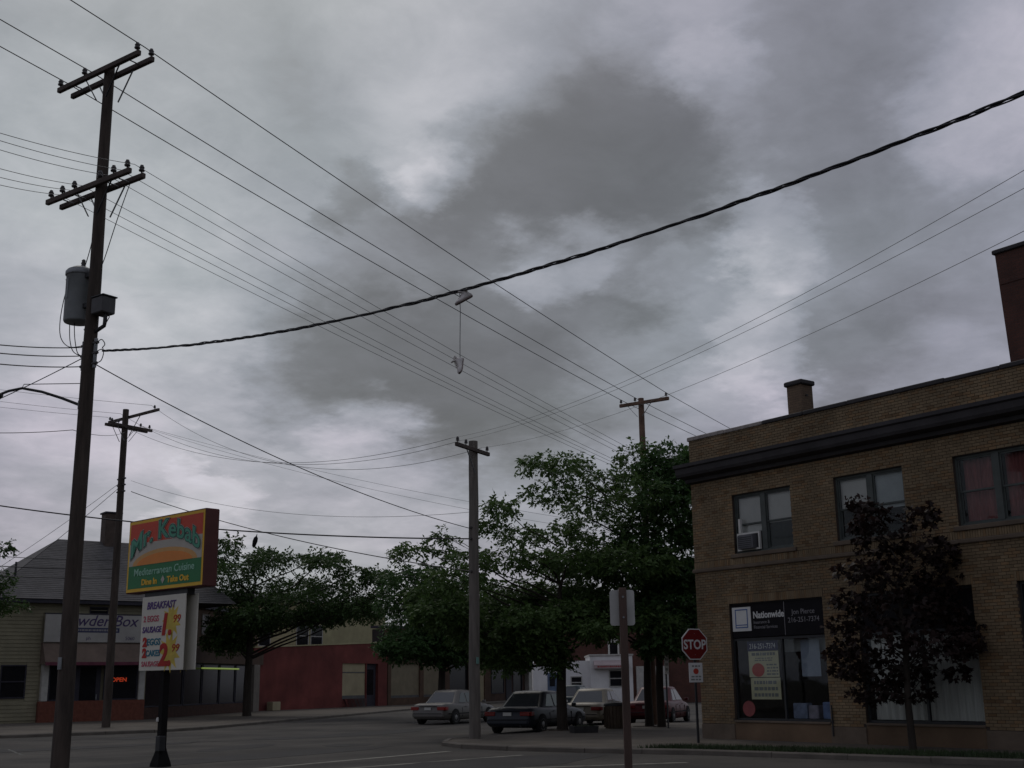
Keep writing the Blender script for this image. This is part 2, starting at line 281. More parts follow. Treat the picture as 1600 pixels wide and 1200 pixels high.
# ------------------------------------------------------------------ mesh helpers
class MB:
    def __init__(s): s.v = []; s.f = []; s.smooth = set(); s.tone = []
    def add(s, vs, fs, smooth=False, tone=None):
        o = len(s.v); s.v += [tuple(v) for v in vs]
        for f in fs:
            if smooth: s.smooth.add(len(s.f))
            s.f.append(tuple(i + o for i in f)); s.tone.append(tone)
    def box(s, a, b, tone=None):
        x0, y0, z0 = (min(a[i], b[i]) for i in range(3)); x1, y1, z1 = (max(a[i], b[i]) for i in range(3))
        s.add([(x0, y0, z0), (x1, y0, z0), (x1, y1, z0), (x0, y1, z0), (x0, y0, z1), (x1, y0, z1), (x1, y1, z1), (x0, y1, z1)],
              [(0, 3, 2, 1), (4, 5, 6, 7), (0, 1, 5, 4), (1, 2, 6, 5), (2, 3, 7, 6), (3, 0, 4, 7)], tone=tone); return s
    def bbox(s, a, b, bev=.02):     # box with chamfered vertical and horizontal edges
        x0, y0, z0 = (min(a[i], b[i]) for i in range(3)); x1, y1, z1 = (max(a[i], b[i]) for i in range(3))
        c = min(bev, (x1 - x0) / 3, (y1 - y0) / 3, (z1 - z0) / 3)
        def ring(i, z): return [(x0 + i, y0 + i + c, z), (x0 + i + c, y0 + i, z), (x1 - i - c, y0 + i, z), (x1 - i, y0 + i + c, z), (x1 - i, y1 - i - c, z), (x1 - i - c, y1 - i, z), (x0 + i + c, y1 - i, z), (x0 + i, y1 - i - c, z)]
        s.loft([ring(c * .7, z0), ring(0, z0 + c), ring(0, z1 - c), ring(c * .7, z1)], cap=True); return s
    def loft(s, rings, cap=True, smooth=False, closed=True):
        n = len(rings[0]); vs = [p for r in rings for p in r]; fs = []
        for i in range(len(rings) - 1):
            for j in range(n if closed else n - 1):
                k = (j + 1) % n
                fs.append((i * n + j, i * n + k, (i + 1) * n + k, (i + 1) * n + j))
        s.add(vs, fs, smooth)
        if cap:
            s.add(rings[0], [tuple(range(n - 1, -1, -1))]); s.add(rings[-1], [tuple(range(n))])
        return s
    def tube(s, pts, rad, n=8, cap=True, smooth=True):
        pts = [Vector(p) for p in pts]; rings = []
        if not isinstance(rad, (list, tuple)): rad = [rad] * len(pts)
        prev = None
        for i, p in enumerate(pts):
            t = (pts[min(i + 1, len(pts) - 1)] - pts[max(i - 1, 0)])
            if t.length < 1e-9: t = Vector((0, 0, 1))
            t.normalize()
            if prev is None:
                a = Vector((0, 0, 1)) if abs(t.z) < .9 else Vector((1, 0, 0))
                prev = t.cross(a).normalized()
            prev = (prev - t * prev.dot(t)).normalized(); q = t.cross(prev)
            rings.append([p + (prev * cos(2 * pi * k / n) + q * sin(2 * pi * k / n)) * rad[i] for k in range(n)])
        s.loft(rings, cap, smooth); return s
    def bar(s, p, q, w, h):         # rectangular bar between two points, w sideways, h up
        p = Vector(p); q = Vector(q); t = (q - p).normalized(); up = Vector((0, 0, 1)) if abs(t.z) < .95 else Vector((0, 1, 0))
        a = t.cross(up).normalized(); b = a.cross(t).normalized()
        def rg(c): return [c + a * w / 2 + b * h / 2, c - a * w / 2 + b * h / 2, c - a * w / 2 - b * h / 2, c + a * w / 2 - b * h / 2]
        s.loft([rg(p), rg(q)]); return s
    def lathe(s, prof, c=(0, 0, 0), n=16, smooth=True):
        rings = [[(c[0] + r * cos(2 * pi * k / n), c[1] + r * sin(2 * pi * k / n), c[2] + z) for k in range(n)] for r, z in prof]
        s.loft(rings, True, smooth); return s
    def poly(s, pts, z0, z1):
        n = len(pts); a = sum(pts[i][0] * pts[(i + 1) % n][1] - pts[(i + 1) % n][0] * pts[i][1] for i in range(n))
        if a < 0: pts = pts[::-1]
        s.loft([[(p[0], p[1], z0) for p in pts], [(p[0], p[1], z1) for p in pts]]); return s
    def build(s, name, m, parent=None, loc=None, rz=None):
        me = bpy.data.meshes.new(name); me.from_pydata(s.v, [], s.f); me.update()
        if s.smooth:
            fl = [i in s.smooth for i in range(len(s.f))]; me.polygons.foreach_set('use_smooth', fl)
        if any(t is not None for t in s.tone):
            at = me.attributes.new('tone', 'FLOAT_COLOR', 'CORNER'); buf = []
            for p, t in zip(me.polygons, s.tone):
                t = t or (1, 1, 1)
                buf += [t[0], t[1], t[2], 1.0] * p.loop_total
            at.data.foreach_set('color', buf)
        me.materials.append(m); return link(name, me, parent, loc, rz)
def link(name, me, parent=None, loc=None, rz=None):
    o = bpy.data.objects.new(name, me); COL.objects.link(o)
    if parent is not None: o.parent = parent
    if loc is not None: o.location = loc
    if rz is not None: o.rotation_euler = (0, 0, rz)
    return o
def thing(name, label, cat, loc=(0, 0, 0), rz=0, group=None):
    o = bpy.data.objects.new(name, None); COL.objects.link(o); o.empty_display_size = .3
    o.location = loc; o.rotation_euler = (0, 0, rz); return tag(o, label, cat, group)
def tag(o, label, cat, group=None):
    o['label'] = label; o['category'] = cat
    if group: o['group'] = group
    return o
def kind(o, k, label=None):
    o['kind'] = k
    if label: o['label'] = label
    return o
def text(name, s, size, m, parent, origin, ux, uy, shear=0, bold=0, align='CENTER', arc=None, sx=1.0, extr=.004):
    """flat lettering laid on the plane spanned by ux (reading direction) and uy (up)"""
    cu = bpy.data.curves.new(name, 'FONT'); cu.body = s; cu.size = size; cu.shear = shear; cu.offset = bold; cu.align_x = align; cu.extrude = extr; cu.resolution_u = 3
    tmp = bpy.data.objects.new('tmp', cu); COL.objects.link(tmp)
    dg = bpy.context.evaluated_depsgraph_get(); me = bpy.data.meshes.new_from_object(tmp.evaluated_get(dg))
    bpy.data.objects.remove(tmp)
    ux = Vector(ux).normalized(); uy = Vector(uy).normalized(); un = ux.cross(uy)
    for v in me.vertices:
        x, y, z = v.co; x *= sx
        if arc: y += arc * (1 - (x / (size * 2.2)) ** 2)
        v.co = Vector(origin) + ux * x + uy * y + un * z
    me.name = name; me.materials.clear(); me.materials.append(m)
    return link(name, me, parent)
# common materials
M = {}
M['pole_wood'] = mat('pole_wood', (.055, .042, .034), .9, .45, 2.5, .5, 14, stretch=(3, 3, .35))
M['pole_grey'] = mat('pole_grey', (.135, .12, .105), .9, .3, 2.5, .5, 14, stretch=(3, 3, .35))
M['arm_wood'] = mat('arm_wood', (.075, .058, .05), .9, .4, 3, .4, 20)
M['arm_red'] = mat('arm_red', (.14, .085, .06), .9, .35, 3, .4, 20)
M['porcelain'] = mat('porcelain', (.05, .045, .045), .25, .2, 4)
M['galv'] = mat('galvanised_steel', (.24, .25, .26), .55, .2, 5, .15, 30, metal=.6)
M['dark_metal'] = mat('dark_metal', (.04, .04, .042), .55, .25, 5, .1, 30, metal=.4)
M['tank_grey'] = mat('tank_grey', (.23, .245, .25), .5, .18, 2.0, .1, 25, stain=.2)
M['wire'] = mat('wire_black', (.02, .02, .024), .6, .2, 3)
M['wire_alu'] = mat('wire_weathered', (.07, .07, .072), .6, .2, 3)
M['asphalt'] = mat('asphalt', (.066, .058, .049), .92, .36, .25, .6, 60, stain=.45)
M['patch'] = mat('asphalt_patch', (.035, .032, .03), .92, .25, .8, .5, 60)
M['concrete'] = mat('pavement_concrete', (.105, .088, .068), .9, .25, .6, .35, 30, stain=.3)
M['kerb'] = mat('kerb_stone', (.12, .105, .088), .9, .25, 1.2, .3, 30)
M['soil'] = mat('mulch_soil', (.035, .024, .017), .95, .4, 5, .8, 40)
M['paint'] = mat('road_paint', (.21, .20, .165), .8, .5, 2.2, .2, 40)
M['white'] = mat('white_paint', (.62, .61, .57), .6, .1, 2, .05, 30)
M['frame_green'] = mat('frame_green', (.068, .078, .072), .6, .2, 3, .1, 30)
M['glass'] = glass()
M['black'] = mat('black_panel', (.010, .009, .011), .75, .2, 2, spec=.15)
M['dark_room'] = mat('dark_interior', (.03, .027, .025), .9, .3, 1)
M['rubber'] = mat('tyre_rubber', (.014, .014, .014), .85, .3, 8, .2, 40)
# ================================================================== ground, roads, pavements
kind(MB().box((-900, -900, -.5), (900, 900, -.03)).build('ground', mat('earth', (.09, .08, .06), .95, .3, .2, .4, 20)), 'structure')
kind(MB().poly([(-60, -60), (160, -60), (160, 170), (-60, 170)], -.025, 0).build('road', M['asphalt']), 'structure')
near_kerb = [(24.9, -8), (24.3, 6), (23.8, 14.8), (23.1, 18.7), (22.3, 22.5), (21.1, 25.6), (20.35, 28.0), (20.2, 30.0), (20.65, 31.7), (21.9, 33.3), (23.9, 34.2), (26.4, 34.6)]
near_back = [(28.3, 36.3), (31.5, 37.9), (34.8, 39.0), (36.5, 37.2), (37.5, 34.0), (60, 34.0), (60, -8)]
far_kerb = [(-40, 50.0), (5, 50.2), (12.7, 50.4), (18.8, 50.65), (21.5, 52.3), (46.6, 76), (75, 101), (110, 132)]
def pavement(name, pts, m): return kind(MB().poly(pts, -.02, .12).build(name, m), 'structure')
pavement('pavement', near_kerb + near_back, M['concrete'])
pavement('far_pavement', far_kerb + [(110, 165), (-40, 165)], M['concrete'])
def kerb(name, line, side):
    """separate kerb stones along a line, each a stone of its own"""
    root = kind(bpy.data.objects.new(name, None), 'structure'); COL.objects.link(root)
    stones = []
    for a, b in zip(line[:-1], line[1:]):
        a = Vector((*a, 0)); b = Vector((*b, 0)); d = b - a; n = max(1, round(d.length / 1.8)); t = d.normalized(); q = Vector((-t.y, t.x, 0)) * side
        for i in range(n):
            p0 = a + d * (i / n) + t * .008; p1 = a + d * ((i + 1) / n) - t * .008
            mb = MB(); h = .13 + random.uniform(-.004, .006)
            r = lambda p: [p - q * .06 + Vector((0, 0, -.01)), p - q * .06 + Vector((0, 0, h - .03)), p - q * .03 + Vector((0, 0, h)), p + q * .12 + Vector((0, 0, h)), p + q * .12 + Vector((0, 0, -.01))]
            mb.loft([r(p0), r(p1)]); mb.build('kerb_stone', M['kerb'], root)
kerb('kerb', near_kerb, -1); kerb('far_kerb', far_kerb[2:7], 1)
def strip(name, a, b, w, m=None, z=.004):
    a = Vector((*a, 0)); b = Vector((*b, 0)); t = (b - a).normalized(); q = Vector((-t.y, t.x, 0)) * w / 2
    n = 24; mb = MB(); L_ = [];
    for i in range(n + 1):
        p = a + (b - a) * i / n; e1 = random.uniform(-.02, .02); e2 = random.uniform(-.02, .02)
        L_.append([p + q * (1 + e1 * 3) + Vector((0, 0, z)), p - q * (1 + e2 * 3) + Vector((0, 0, z))])
    mb.loft(L_, cap=False, closed=False); return kind(mb.build(name, m or M['paint']), 'structure')
strip('crosswalk_line', (10.5, 25.9), (19.09, 29.02), .22); strip('crosswalk_line', (11.0, 24.5), (19.32, 26.01), .20); strip('stop_line', (15.0, 22.65), (20.08, 20.78), .26)
def blob(name, c, rx, ry, a, m, z):
    pts = []
    for k in range(26):
        t = 2 * pi * k / 26; r = 1 + random.uniform(-.12, .12); x = rx * r * cos(t); y = ry * r * sin(t)
        pts.append((c[0] + x * cos(a) - y * sin(a), c[1] + x * sin(a) + y * cos(a)))
    return kind(MB().poly(pts, z - .003, z).build(name, m), 'structure')
for _c in [(6, 38, 1.6, .9), (16, 36, 2.2, .7), (20, 41, 1.2, 1.0), (27, 44, 2.5, .5), (9, 46.5, 3.0, .5), (16.5, 46, 1.3, .8), (19, 34.5, .9, .7), (3, 43, 2, .6)]: blob('asphalt_patch', _c[:2], _c[2], _c[3], random.uniform(-.3, .8), M['patch'], .0044)
blob('asphalt_patch', (14, 31), 5.5, 1.0, .35, M['patch'], .005); blob('asphalt_patch', (17, 24), 4.0, 1.6, .3, M['patch'], .0048)
blob('asphalt_patch', (24, 42), 4.0, 1.1, .5, M['patch'], .005); blob('asphalt_patch', (11, 40), 6.0, .8, .1, M['patch'], .005)
for l in ([(4, 33), (9, 34.2), (13, 33.8), (19, 36), (26, 39)], [(8, 44), (14, 43.6), (20, 45.5), (27, 46.2)], [(10, 37), (10.6, 41), (10.2, 46), (11, 50)]):
    mb = MB()
    for a, b in zip(l[:-1], l[1:]):
        n = 8; pv = None
        for i in range(n + 1):
            p = Vector((a[0] + (b[0] - a[0]) * i / n + random.uniform(-.06, .06), a[1] + (b[1] - a[1]) * i / n + random.uniform(-.06, .06), .0055))
            if pv is not None:
                t = (p - pv).normalized(); q = Vector((-t.y, t.x, 0)) * .03; mb.add([pv - q, p - q, p + q, pv + q], [(0, 1, 2, 3)])
            pv = p
    kind(mb.build('tar_seam', mat('tar', (.02, .02, .02), .6, .2, 5)), 'structure')
# verge with grass blades
def kx(y):
    for a, b in zip(near_kerb[:-1], near_kerb[1:]):
        if min(a[1], b[1]) <= y <= max(a[1], b[1]): return a[0] + (b[0] - a[0]) * (y - a[1]) / (b[1] - a[1])
    return near_kerb[0][0]
ys = [-8 + i * 1.0 for i in range(0, 33)]
vp = [(kx(y) + .14, y) for y in ys] + [(kx(y) + 1.45 + .1 * sin(y * 1.3), y) for y in reversed(ys)]
kind(MB().poly(vp, .10, .125).build('verge_soil', M['soil']), 'structure')
mb = MB()
for i in range(16000):
    y = random.uniform(2, 24.3); x = kx(y) + random.uniform(.12, 1.5 + .12 * sin(y * 1.3)); h = random.uniform(.05, .13); a = random.uniform(0, pi); w = .012
    dx, dy = cos(a) * w, sin(a) * w; lx, ly = random.uniform(-.05, .05), random.uniform(-.05, .05)
    mb.add([(x - dx, y - dy, .12), (x + dx, y + dy, .12), (x + lx, y + ly, .12 + h)], [(0, 1, 2)])
o = mb.build('verge_grass', mat('grass', (.03, .05, .016), .8, .45, .9)); kind(o, 'stuff', 'short green grass strip along the kerb before the brick building'); o['category'] = 'grass'

# ================================================================== brick corner building (local: x along the facade, front at y = 0)
BX, BY = 26.83, 27.05
bb = thing('brick_building', 'two storey tan brick corner building with dark cornice and shop windows', 'building', (BX, BY, 0), -pi / 2)
BL = 23.0; BD = 19.0; TOP = 9.22
m_brick = mat('tan_brick', (.235, .170, .098), .88, .16, 1.6, .4, 30, attr='tone', stain=.32)
m_mortar = mat('mortar', (.065, .05, .04), .95, .2, 3, .3, 40)
m_stone = mat('band_stone', (.145, .11, .08), .85, .2, 1.5, .3, 25, stain=.25)
m_corn = mat('cornice_paint', (.038, .034, .036), .7, .3, 1.5, .2, 20, stain=.3)
m_base = mat('base_plaster', (.165, .108, .066), .9, .22, .8, .3, 20, stain=.35)
UW = [(1.70, 3.96), (5.52, 7.78), (9.28, 11.54), (13.04, 15.3), (16.8, 19.06)]
SW = [(1.34, 4.84), (6.00, 9.47), (10.67, 14.15), (15.4, 18.9)]
UZ = (5.42, 7.17); SZ = (.66, 3.97)
opn = [(a, b, *UZ) for a, b in UW] + [(a, b, *SZ) for a, b in SW]
def wall_cells(mb, x0, x1, z0, z1, y0, y1, ops):
    xs = sorted({x0, x1} | {v for o in ops for v in o[:2] if x0 < v < x1}); zs = sorted({z0, z1} | {v for o in ops for v in o[2:] if z0 < v < z1})
    for j in range(len(zs) - 1):
        run = None
        for i in range(len(xs) - 1):
            cx, cz = (xs[i] + xs[i + 1]) / 2, (zs[j] + zs[j + 1]) / 2
            hole = any(o[0] < cx < o[1] and o[2] < cz < o[3] for o in ops)
            if not hole: run = (run[0] if run else xs[i], xs[i + 1])
            if (hole or i == len(xs) - 2) and run:
                mb.box((run[0], y0, zs[j]), (run[1], y1, zs[j + 1])); run = None
    return mb
wall_cells(MB(), 0, BL, 0, 9.1, .012, .32, opn).build('front_wall', m_mortar, bb)
MB().box((.0, .32, 0), (.3, BD, 9.1)).build('side_wall', m_mortar, bb)
MB().box((BL - .3, .32, 0), (BL, BD, 9.1)).build('side_wall', m_mortar, bb)
MB().box((.3, BD - .3, 0), (BL - .3, BD, 9.1)).build('rear_wall', m_mortar, bb)
MB().box((.3, .32, 8.3), (BL - .3, BD - .3, 8.45)).build('roof', M['black'], bb)
MB().box((.3, .32, 4.3), (BL - .3, BD - .3, 4.6)).build('floor_slab', M['dark_room'], bb)
MB().box((.3, 6.0, .1), (BL - .3, 6.2, 8.3)).build('partition_wall', M['dark_room'], bb)
# bricks, each with its own edges, laid in running bond
def brick(mb, x0, x1, z0, z1, y, tone):
    yb = .014
    mb.add([(x0, y, z0), (x1, y, z0), (x1, y, z1), (x0, y, z1), (x0, yb, z0), (x1, yb, z0), (x1, yb, z1), (x0, yb, z1)],
           [(0, 1, 2, 3), (0, 4, 5, 1), (1, 5, 6, 2), (2, 6, 7, 3), (3, 7, 4, 0)], tone=tone)
def btone():
    t = random.random(); k = random.uniform(.84, 1.10)
    if t < .06: c = (.78, .68, .6)
    elif t < .25: c = (1.06, .94, .84)
    else: c = (1, 1, 1)
    return tuple(k * q for q in c)
mb = MB(); CH = .078; row = 0; z = .55
zskip = [(4.99, 5.30)]; solds = [(a - .05, b + .05, 3.98, 4.21) for a, b in SW]
while z < 9.08:
    zc = z + CH / 2
    if not (5.0 < zc < 5.30 or 7.72 < zc < 8.36):
        x = .0 if row % 2 else -.105
        while x < BL:
            a, b = max(x, .0) + .004, min(x + .21, BL) - .004
            segs = [(a, b)]
            for o in opn + solds:
                if o[2] - .005 < zc < o[3] + .005:
                    ns = []
                    for s_ in segs:
                        if s_[1] <= o[0] or s_[0] >= o[1]: ns.append(s_)
                        else:
                            if s_[0] < o[0]: ns.append((s_[0], o[0]))
                            if s_[1] > o[1]: ns.append((o[1], s_[1]))
                    segs = ns
            if z < .66 and any(q[0] < (a + b) / 2 < q[1] for q in SW): segs = []
            for s_ in segs:
                if s_[1] - s_[0] > .03: brick(mb, s_[0], s_[1], z + .007, z + CH - .006, -.002 - random.random() * .004, btone())
            x += .215
    z += CH; row += 1
for (a, b, z0, z1) in solds:
    x = a
    while x < b - .03: brick(mb, x + .004, min(x + .0715, b) - .004, z0 + .003, z1 - .003, -.004 - random.random() * .003, btone()); x += .0715
x = 0.0
while x < BL - .05: brick(mb, x + .006, x + .0715 - .006, 5.105, 5.295, -.012 - random.random() * .004, btone()); x += .0715
o = mb.build('front_brickwork', m_brick, bb); kind(o, 'stuff', 'tan bricks laid in running bond with a soldier band below the upper windows')
# corner returns so that the side wall reads as brick
mb = MB(); z = .55; row = 0
while z < 9.05:
    y = .014 if row % 2 else -.08
    while y < 6:
        a, b = max(y, .014) + .004, y + .21
        mb.box((-.012, a, z + .005), (.0, b, z + CH - .004), tone=btone()); y += .215
    z += CH; row += 1
o = mb.build('side_brickwork', m_brick, bb); kind(o, 'stuff')
# bands, cornice, parapet coping, plinth
MB().bbox((-.06, -.07, 4.985), (BL, .02, 5.095), .02).build('stone_band', m_stone, bb)
for a, b in UW: MB().bbox((a - .12, -.06, 5.30), (b + .12, .24, 5.418), .015).build('window_sill', m_stone, bb)
prof = [(.02, 7.74), (-.16, 7.76), (-.18, 7.86), (-.44, 7.92), (-.48, 8.0), (-.50, 8.16), (-.56, 8.2), (-.56, 8.30), (.02, 8.36)]
mb = MB(); mb.loft([[(xo(y), y, z) for (y, z) in prof] for xo in (lambda y: min(0, y) * .3 - .02, lambda y: BL)])
mb.build('cornice', m_corn, bb)
mb = MB(); mb.box((-.17, .02, 7.9), (-.02, 3.0, 8.3)); mb.build('cornice_return', m_corn, bb)
x = 0.0; k = 0
while x < BL:
    w = min(1.55, BL - x); m_ = m_corn if x > 1.8 else mat('coping_pale', (.30, .27, .25), .8, .3, 4, .2, 25)
    mb = MB(); h = random.uniform(-.012, .012); mb.bbox((x + .004 - (.05 if x == 0 else 0), -.05, 9.1 + .001), (x + w - .004, .36, 9.215 + h), .02); mb.build('coping_stone', m_, bb); x += w; k += 1
for i, (a, b) in enumerate([(0, SW[0][0])] + [(SW[j][1], SW[j + 1][0]) for j in range(3)] + [(SW[3][1], BL)]):
    MB().bbox((a + .002, -.035, 0), (b - .002, .02, .54), .015).build('pier_base', m_stone, bb)
for a, b in SW:
    MB().box((a, .0, 0), (b, .011, .655)).build('bulkhead', m_base, bb)
    MB().bbox((a, -.045, .6), (b, .2, .66), .012).build('shop_sill', m_stone, bb)
MB().tube([(4.93, -.05, .3), (4.93, -.05, 1.1)], .02).build('conduit', M['dark_metal'], bb)
# upper windows: paired double-hung sashes
m_blind = mat('roller_blind', (.48, .46, .42), .9, .06, 2); m_blind2 = mat('grey_blind', (.36, .38, .37), .9, .1, 2)
m_curt = mat('wine_curtain', (.22, .07, .065), .9, .35, 2.5, stretch=(6, 6, .6))
def quad_frame(mb, x0, x1, z0, z1, y0, y1, w):
    mb.box((x0, y0, z0), (x0 + w, y1, z1)); mb.box((x1 - w, y0, z0), (x1, y1, z1)); mb.box((x0 + w, y0, z0), (x1 - w, y1, z0 + w)); mb.box((x0 + w, y0, z1 - w), (x1 - w, y1, z1))
for wi, (a, b) in enumerate(UW):
    z0, z1 = UZ; mid = (a + b) / 2; wroot = MB(); quad_frame(wroot, a, b, z0, z1, .10, .19, .06); wroot.box((mid - .09, .09, z0 + .06), (mid + .09, .19, z1 - .06))
    wn = wroot.build('window', M['frame_green'], bb)
    for si, (p, q) in enumerate(((a + .06, mid - .09), (mid + .09, b - .06))):
        zm = (z0 + z1) / 2 - .02
        for (u0, u1, yy) in ((zm - .02, z1 - .06, .13), (z0 + .06, zm + .02, .16)):
            fb = MB(); quad_frame(fb, p, q, u0, u1, yy, yy + .028, .045); fb.build('sash', M['frame_green'] if wi != 2 else M['frame_green'], wn)
            MB().box((p + .045, yy + .012, u0 + .045), (q - .045, yy + .018, u1 - .045)).build('pane', M['glass'], wn)
        if wi == 0 and si == 0: bl = [(z0 + .62, z1 - .06, m_blind)]
        elif wi == 0: bl = [(zm - .05, z1 - .06, m_blind)]
        elif wi == 1 and si == 0: bl = [(zm - .02, z1 - .06, m_blind)]
        elif wi == 1: bl = [(zm - .12, z1 - .06, m_blind2)]
        elif wi == 2: bl = []
        else: bl = [(zm, z1 - .06, m_blind2)]
        for (c0, c1, mm) in bl: MB().box((p + .02, .205, c0), (q - .02, .212, c1)).build('blind', mm, wn)
        if wi == 2:
            n = 26; pts = [[(p + .05 + (q - p - .1) * i / n, .30 + .03 * sin(i * 1.9) + .015 * sin(i * 4.1), zz_) for i in range(n + 1)] for zz_ in (z0 + .05, z1 - .05)]
            mb = MB(); mb.loft(pts, cap=False, smooth=True, closed=False); mb.build('curtain', m_curt, wn)
# air conditioner
ac = thing('air_conditioner', 'window air conditioner with white surround in leftmost upper window', 'air conditioner', (BX, BY, 0), -pi / 2)
a, b = UW[0]; p = a + .09; q = (a + b) / 2 - .12; z0 = UZ[0] + .07
fb = MB(); quad_frame(fb, p + .02, q - .02, z0, z0 + .52, .02, .10, .05); fb.box((p + .10, .015, z0 + .52), (p + .18, .095, z0 + .95)); fb.build('surround', M['white'], ac)
MB().bbox((p + .16, -.14, z0 + .03), (q - .16, .11, z0 + .44), .02).build('case', mat('ac_grey', (.10, .10, .11), .6, .2, 4), ac)
for i in range(6): MB().box((p + .2, -.15, z0 + .08 + i * .055), (q - .2, -.139, z0 + .10 + i * .055)).build('louvre', M['dark_metal'], ac)
# shop fronts
m_alu = mat('shop_frame', (.035, .036, .038), .45, .15, 5, metal=.3)
m_lblue = mat('logo_blue', (.06, .12, .30), .5, .1, 4); m_wprint = mat('print_white', (.62, .62, .60), .6, .05, 4); m_dimprint = mat('print_dim', (.22, .21, .22), .6, .1, 4)
for k, (a, b) in enumerate(SW):
    z0, z1 = SZ; fb = MB(); quad_frame(fb, a, b, z0, z1, .10, .18, .06); fb.box((a + .06, .10, 2.90), (b - .06, .18, 2.97))
    mx_ = a + (b - a) * .53; fb.box((mx_ - .03, .10, z0 + .06), (mx_ + .03, .18, 2.90)); fr_ = fb.build('shop_window', m_alu, bb)
    MB().box((a + .06, .135, z0 + .06), (mx_ - .03, .142, 2.90)).build('pane', M['glass'], fr_); MB().box((mx_ + .03, .135, z0 + .06), (b - .06, .142, 2.90)).build('pane', M['glass'], fr_)
    if k != 0: MB().box((a + .06, .12, 2.97), (b - .06, .16, z1 - .06)).build('transom_panel', M['black'], fr_)
# insurance shop sign (facade-local frame)
FX, FZ = (0, -1, 0), (0, 0, 1)
sg = thing('insurance_sign', 'black shop sign board with white square logo over the first shop window', 'sign', (BX, BY, 0), -pi / 2)
a, b = SW[0]
MB().bbox((a + .02, .06, 2.985), (b - .02, .098, 3.945), .01).build('board', M['black'], sg)
MB().box((a + .07, .045, 3.17), (a + .80, .0592, 3.86)).build('logo_plate', m_wprint, sg)
fb = MB(); quad_frame(fb, a + .19, a + .68, 3.26, 3.80, .038, .0448, .03); fb.box((a + .22, .0382, 3.335), (a + .65, .0446, 3.36)); fb.build('logo_frame', m_lblue, sg)
X_, Z_ = (1, 0, 0), (0, 0, 1)
text('lettering', 'Nationwide', .27, m_wprint, sg, (a + .88, .055, 3.52), X_, Z_, bold=.006, align='LEFT', sx=.92)
text('lettering', 'Insurance &', .13, m_dimprint, sg, (a + .89, .055, 3.36), X_, Z_, align='LEFT'); text('lettering', 'Financial Services', .13, m_dimprint, sg, (a + .89, .055, 3.22), X_, Z_, align='LEFT')
text('lettering', 'Jon Pierce', .20, m_dimprint, sg, (a + 2.75, .055, 3.56), X_, Z_); text('lettering', '216-251-7374', .20, m_dimprint, sg, (a + 2.75, .055, 3.34), X_, Z_)
MB().box((a + 2.06, .05, 3.0), (a + 2.075, .0598, 3.93)).build('board_joint', m_dimprint, sg)
# posters inside the first shop window
m_cream = mat('poster_cream', (.55, .52, .33), .7, .06, 3); m_navy = mat('print_navy', (.03, .035, .09), .7, .1, 4); m_redp = mat('print_red', (.45, .05, .03), .6, .1, 4); m_grn = mat('print_grey', (.20, .21, .20), .7, .1, 4)
def bars(mb, x0, x1, z0, z1, y, n, fill=.5, jit=.25):
    h = (z1 - z0) / n
    for i in range(n):
        xx = x0 + random.uniform(0, .06) * (x1 - x0)
        while xx < x1 - .03:
            w = random.uniform(.05, .16); e = min(xx + w, x1); mb.box((xx, y - .003, z0 + i * h + h * .2), (e, y, z0 + i * h + h * (.2 + fill))); xx = e + .03
po = thing('phone_banner', 'dark phone number banner at top of the first shop window', 'banner', (BX, BY, 0), -pi / 2)
MB().box((a + .45, .200, 2.60), (a + 1.62, .206, 2.88)).build('sheet', m_navy, po); text('lettering', '216-251-7374', .21, m_wprint, po, (a + 1.035, .196, 2.66), X_, Z_, sx=.85)
po = thing('quote_poster', 'cream advertising poster with red round emblem in first shop window', 'poster', (BX, BY, 0), -pi / 2)
MB().box((a + .48, .200, 1.86), (a + 1.62, .206, 2.585)).build('sheet', m_cream, po)
mb = MB(); bars(mb, a + .55, a + 1.55, 2.44, 2.56, .199, 1, .7); bars(mb, a + .7, a + 1.4, 2.30, 2.42, .199, 2); bars(mb, a + 1.15, a + 1.58, 1.9, 2.25, .199, 4); mb.build('print', m_grn, po)
MB().loft([[(a + .83 + .24 * cos(t * pi / 14), y, 2.06 + .19 * sin(t * pi / 14)) for t in range(28)] for y in (.1985, .1945)]).build('emblem', m_redp, po)
po = thing('hours_poster', 'cream poster with lines of dark print below the red emblem poster', 'poster', (BX, BY, 0), -pi / 2)
MB().box((a + .52, .200, 1.24), (a + 1.64, .206, 1.84)).build('sheet', m_cream, po)
mb = MB(); bars(mb, a + .6, a + 1.55, 1.28, 1.80, .199, 3, .55); mb.build('print', m_grn, po)
po = thing('round_sticker', 'small round red sticker low in the first shop window', 'sticker', (BX, BY, 0), -pi / 2)
MB().loft([[(a + .45 + .24 * cos(t * pi / 12), y, .98 + .22 * sin(t * pi / 12)) for t in range(24)] for y in (.13, .126)]).build('disc', mat('sticker_red', (.22, .05, .05), .6, .15, 4), po)
po = thing('hanging_banner', 'pale blue paper banner hanging inside the first shop window right half', 'banner', (BX, BY, 0), -pi / 2)
MB().box((a + 2.28, .40, 1.86), (a + 2.95, .408, 2.86)).build('sheet', mat('banner_blue', (.26, .30, .36), .8, .15, 2), po)
o = MB().box((a + .1, .6, 2.55), (b - .1, .66, 2.9)).build('ceiling_fascia', mat('fascia_grey', (.30, .31, .30), .8, .1, 2), bb)
for i, (u, w_, h, c) in enumerate(((1.9, .5, .42, (.20, .24, .34)), (2.45, .35, .36, (.24, .22, .26)), (2.95, .4, .45, (.14, .20, .36)))):
    o = MB().bbox((a + u, .35, .72), (a + u + w_, .6, .72 + h), .02).build('display_box', mat('display_%d' % i, c, .7, .3, 4), None, (BX, BY, 0), -pi / 2)
    tag(o, ['left grey blue box at the foot of the first shop window', 'middle grey box at the foot of the first shop window', 'right blue box at the foot of the first shop window'][i], 'box')
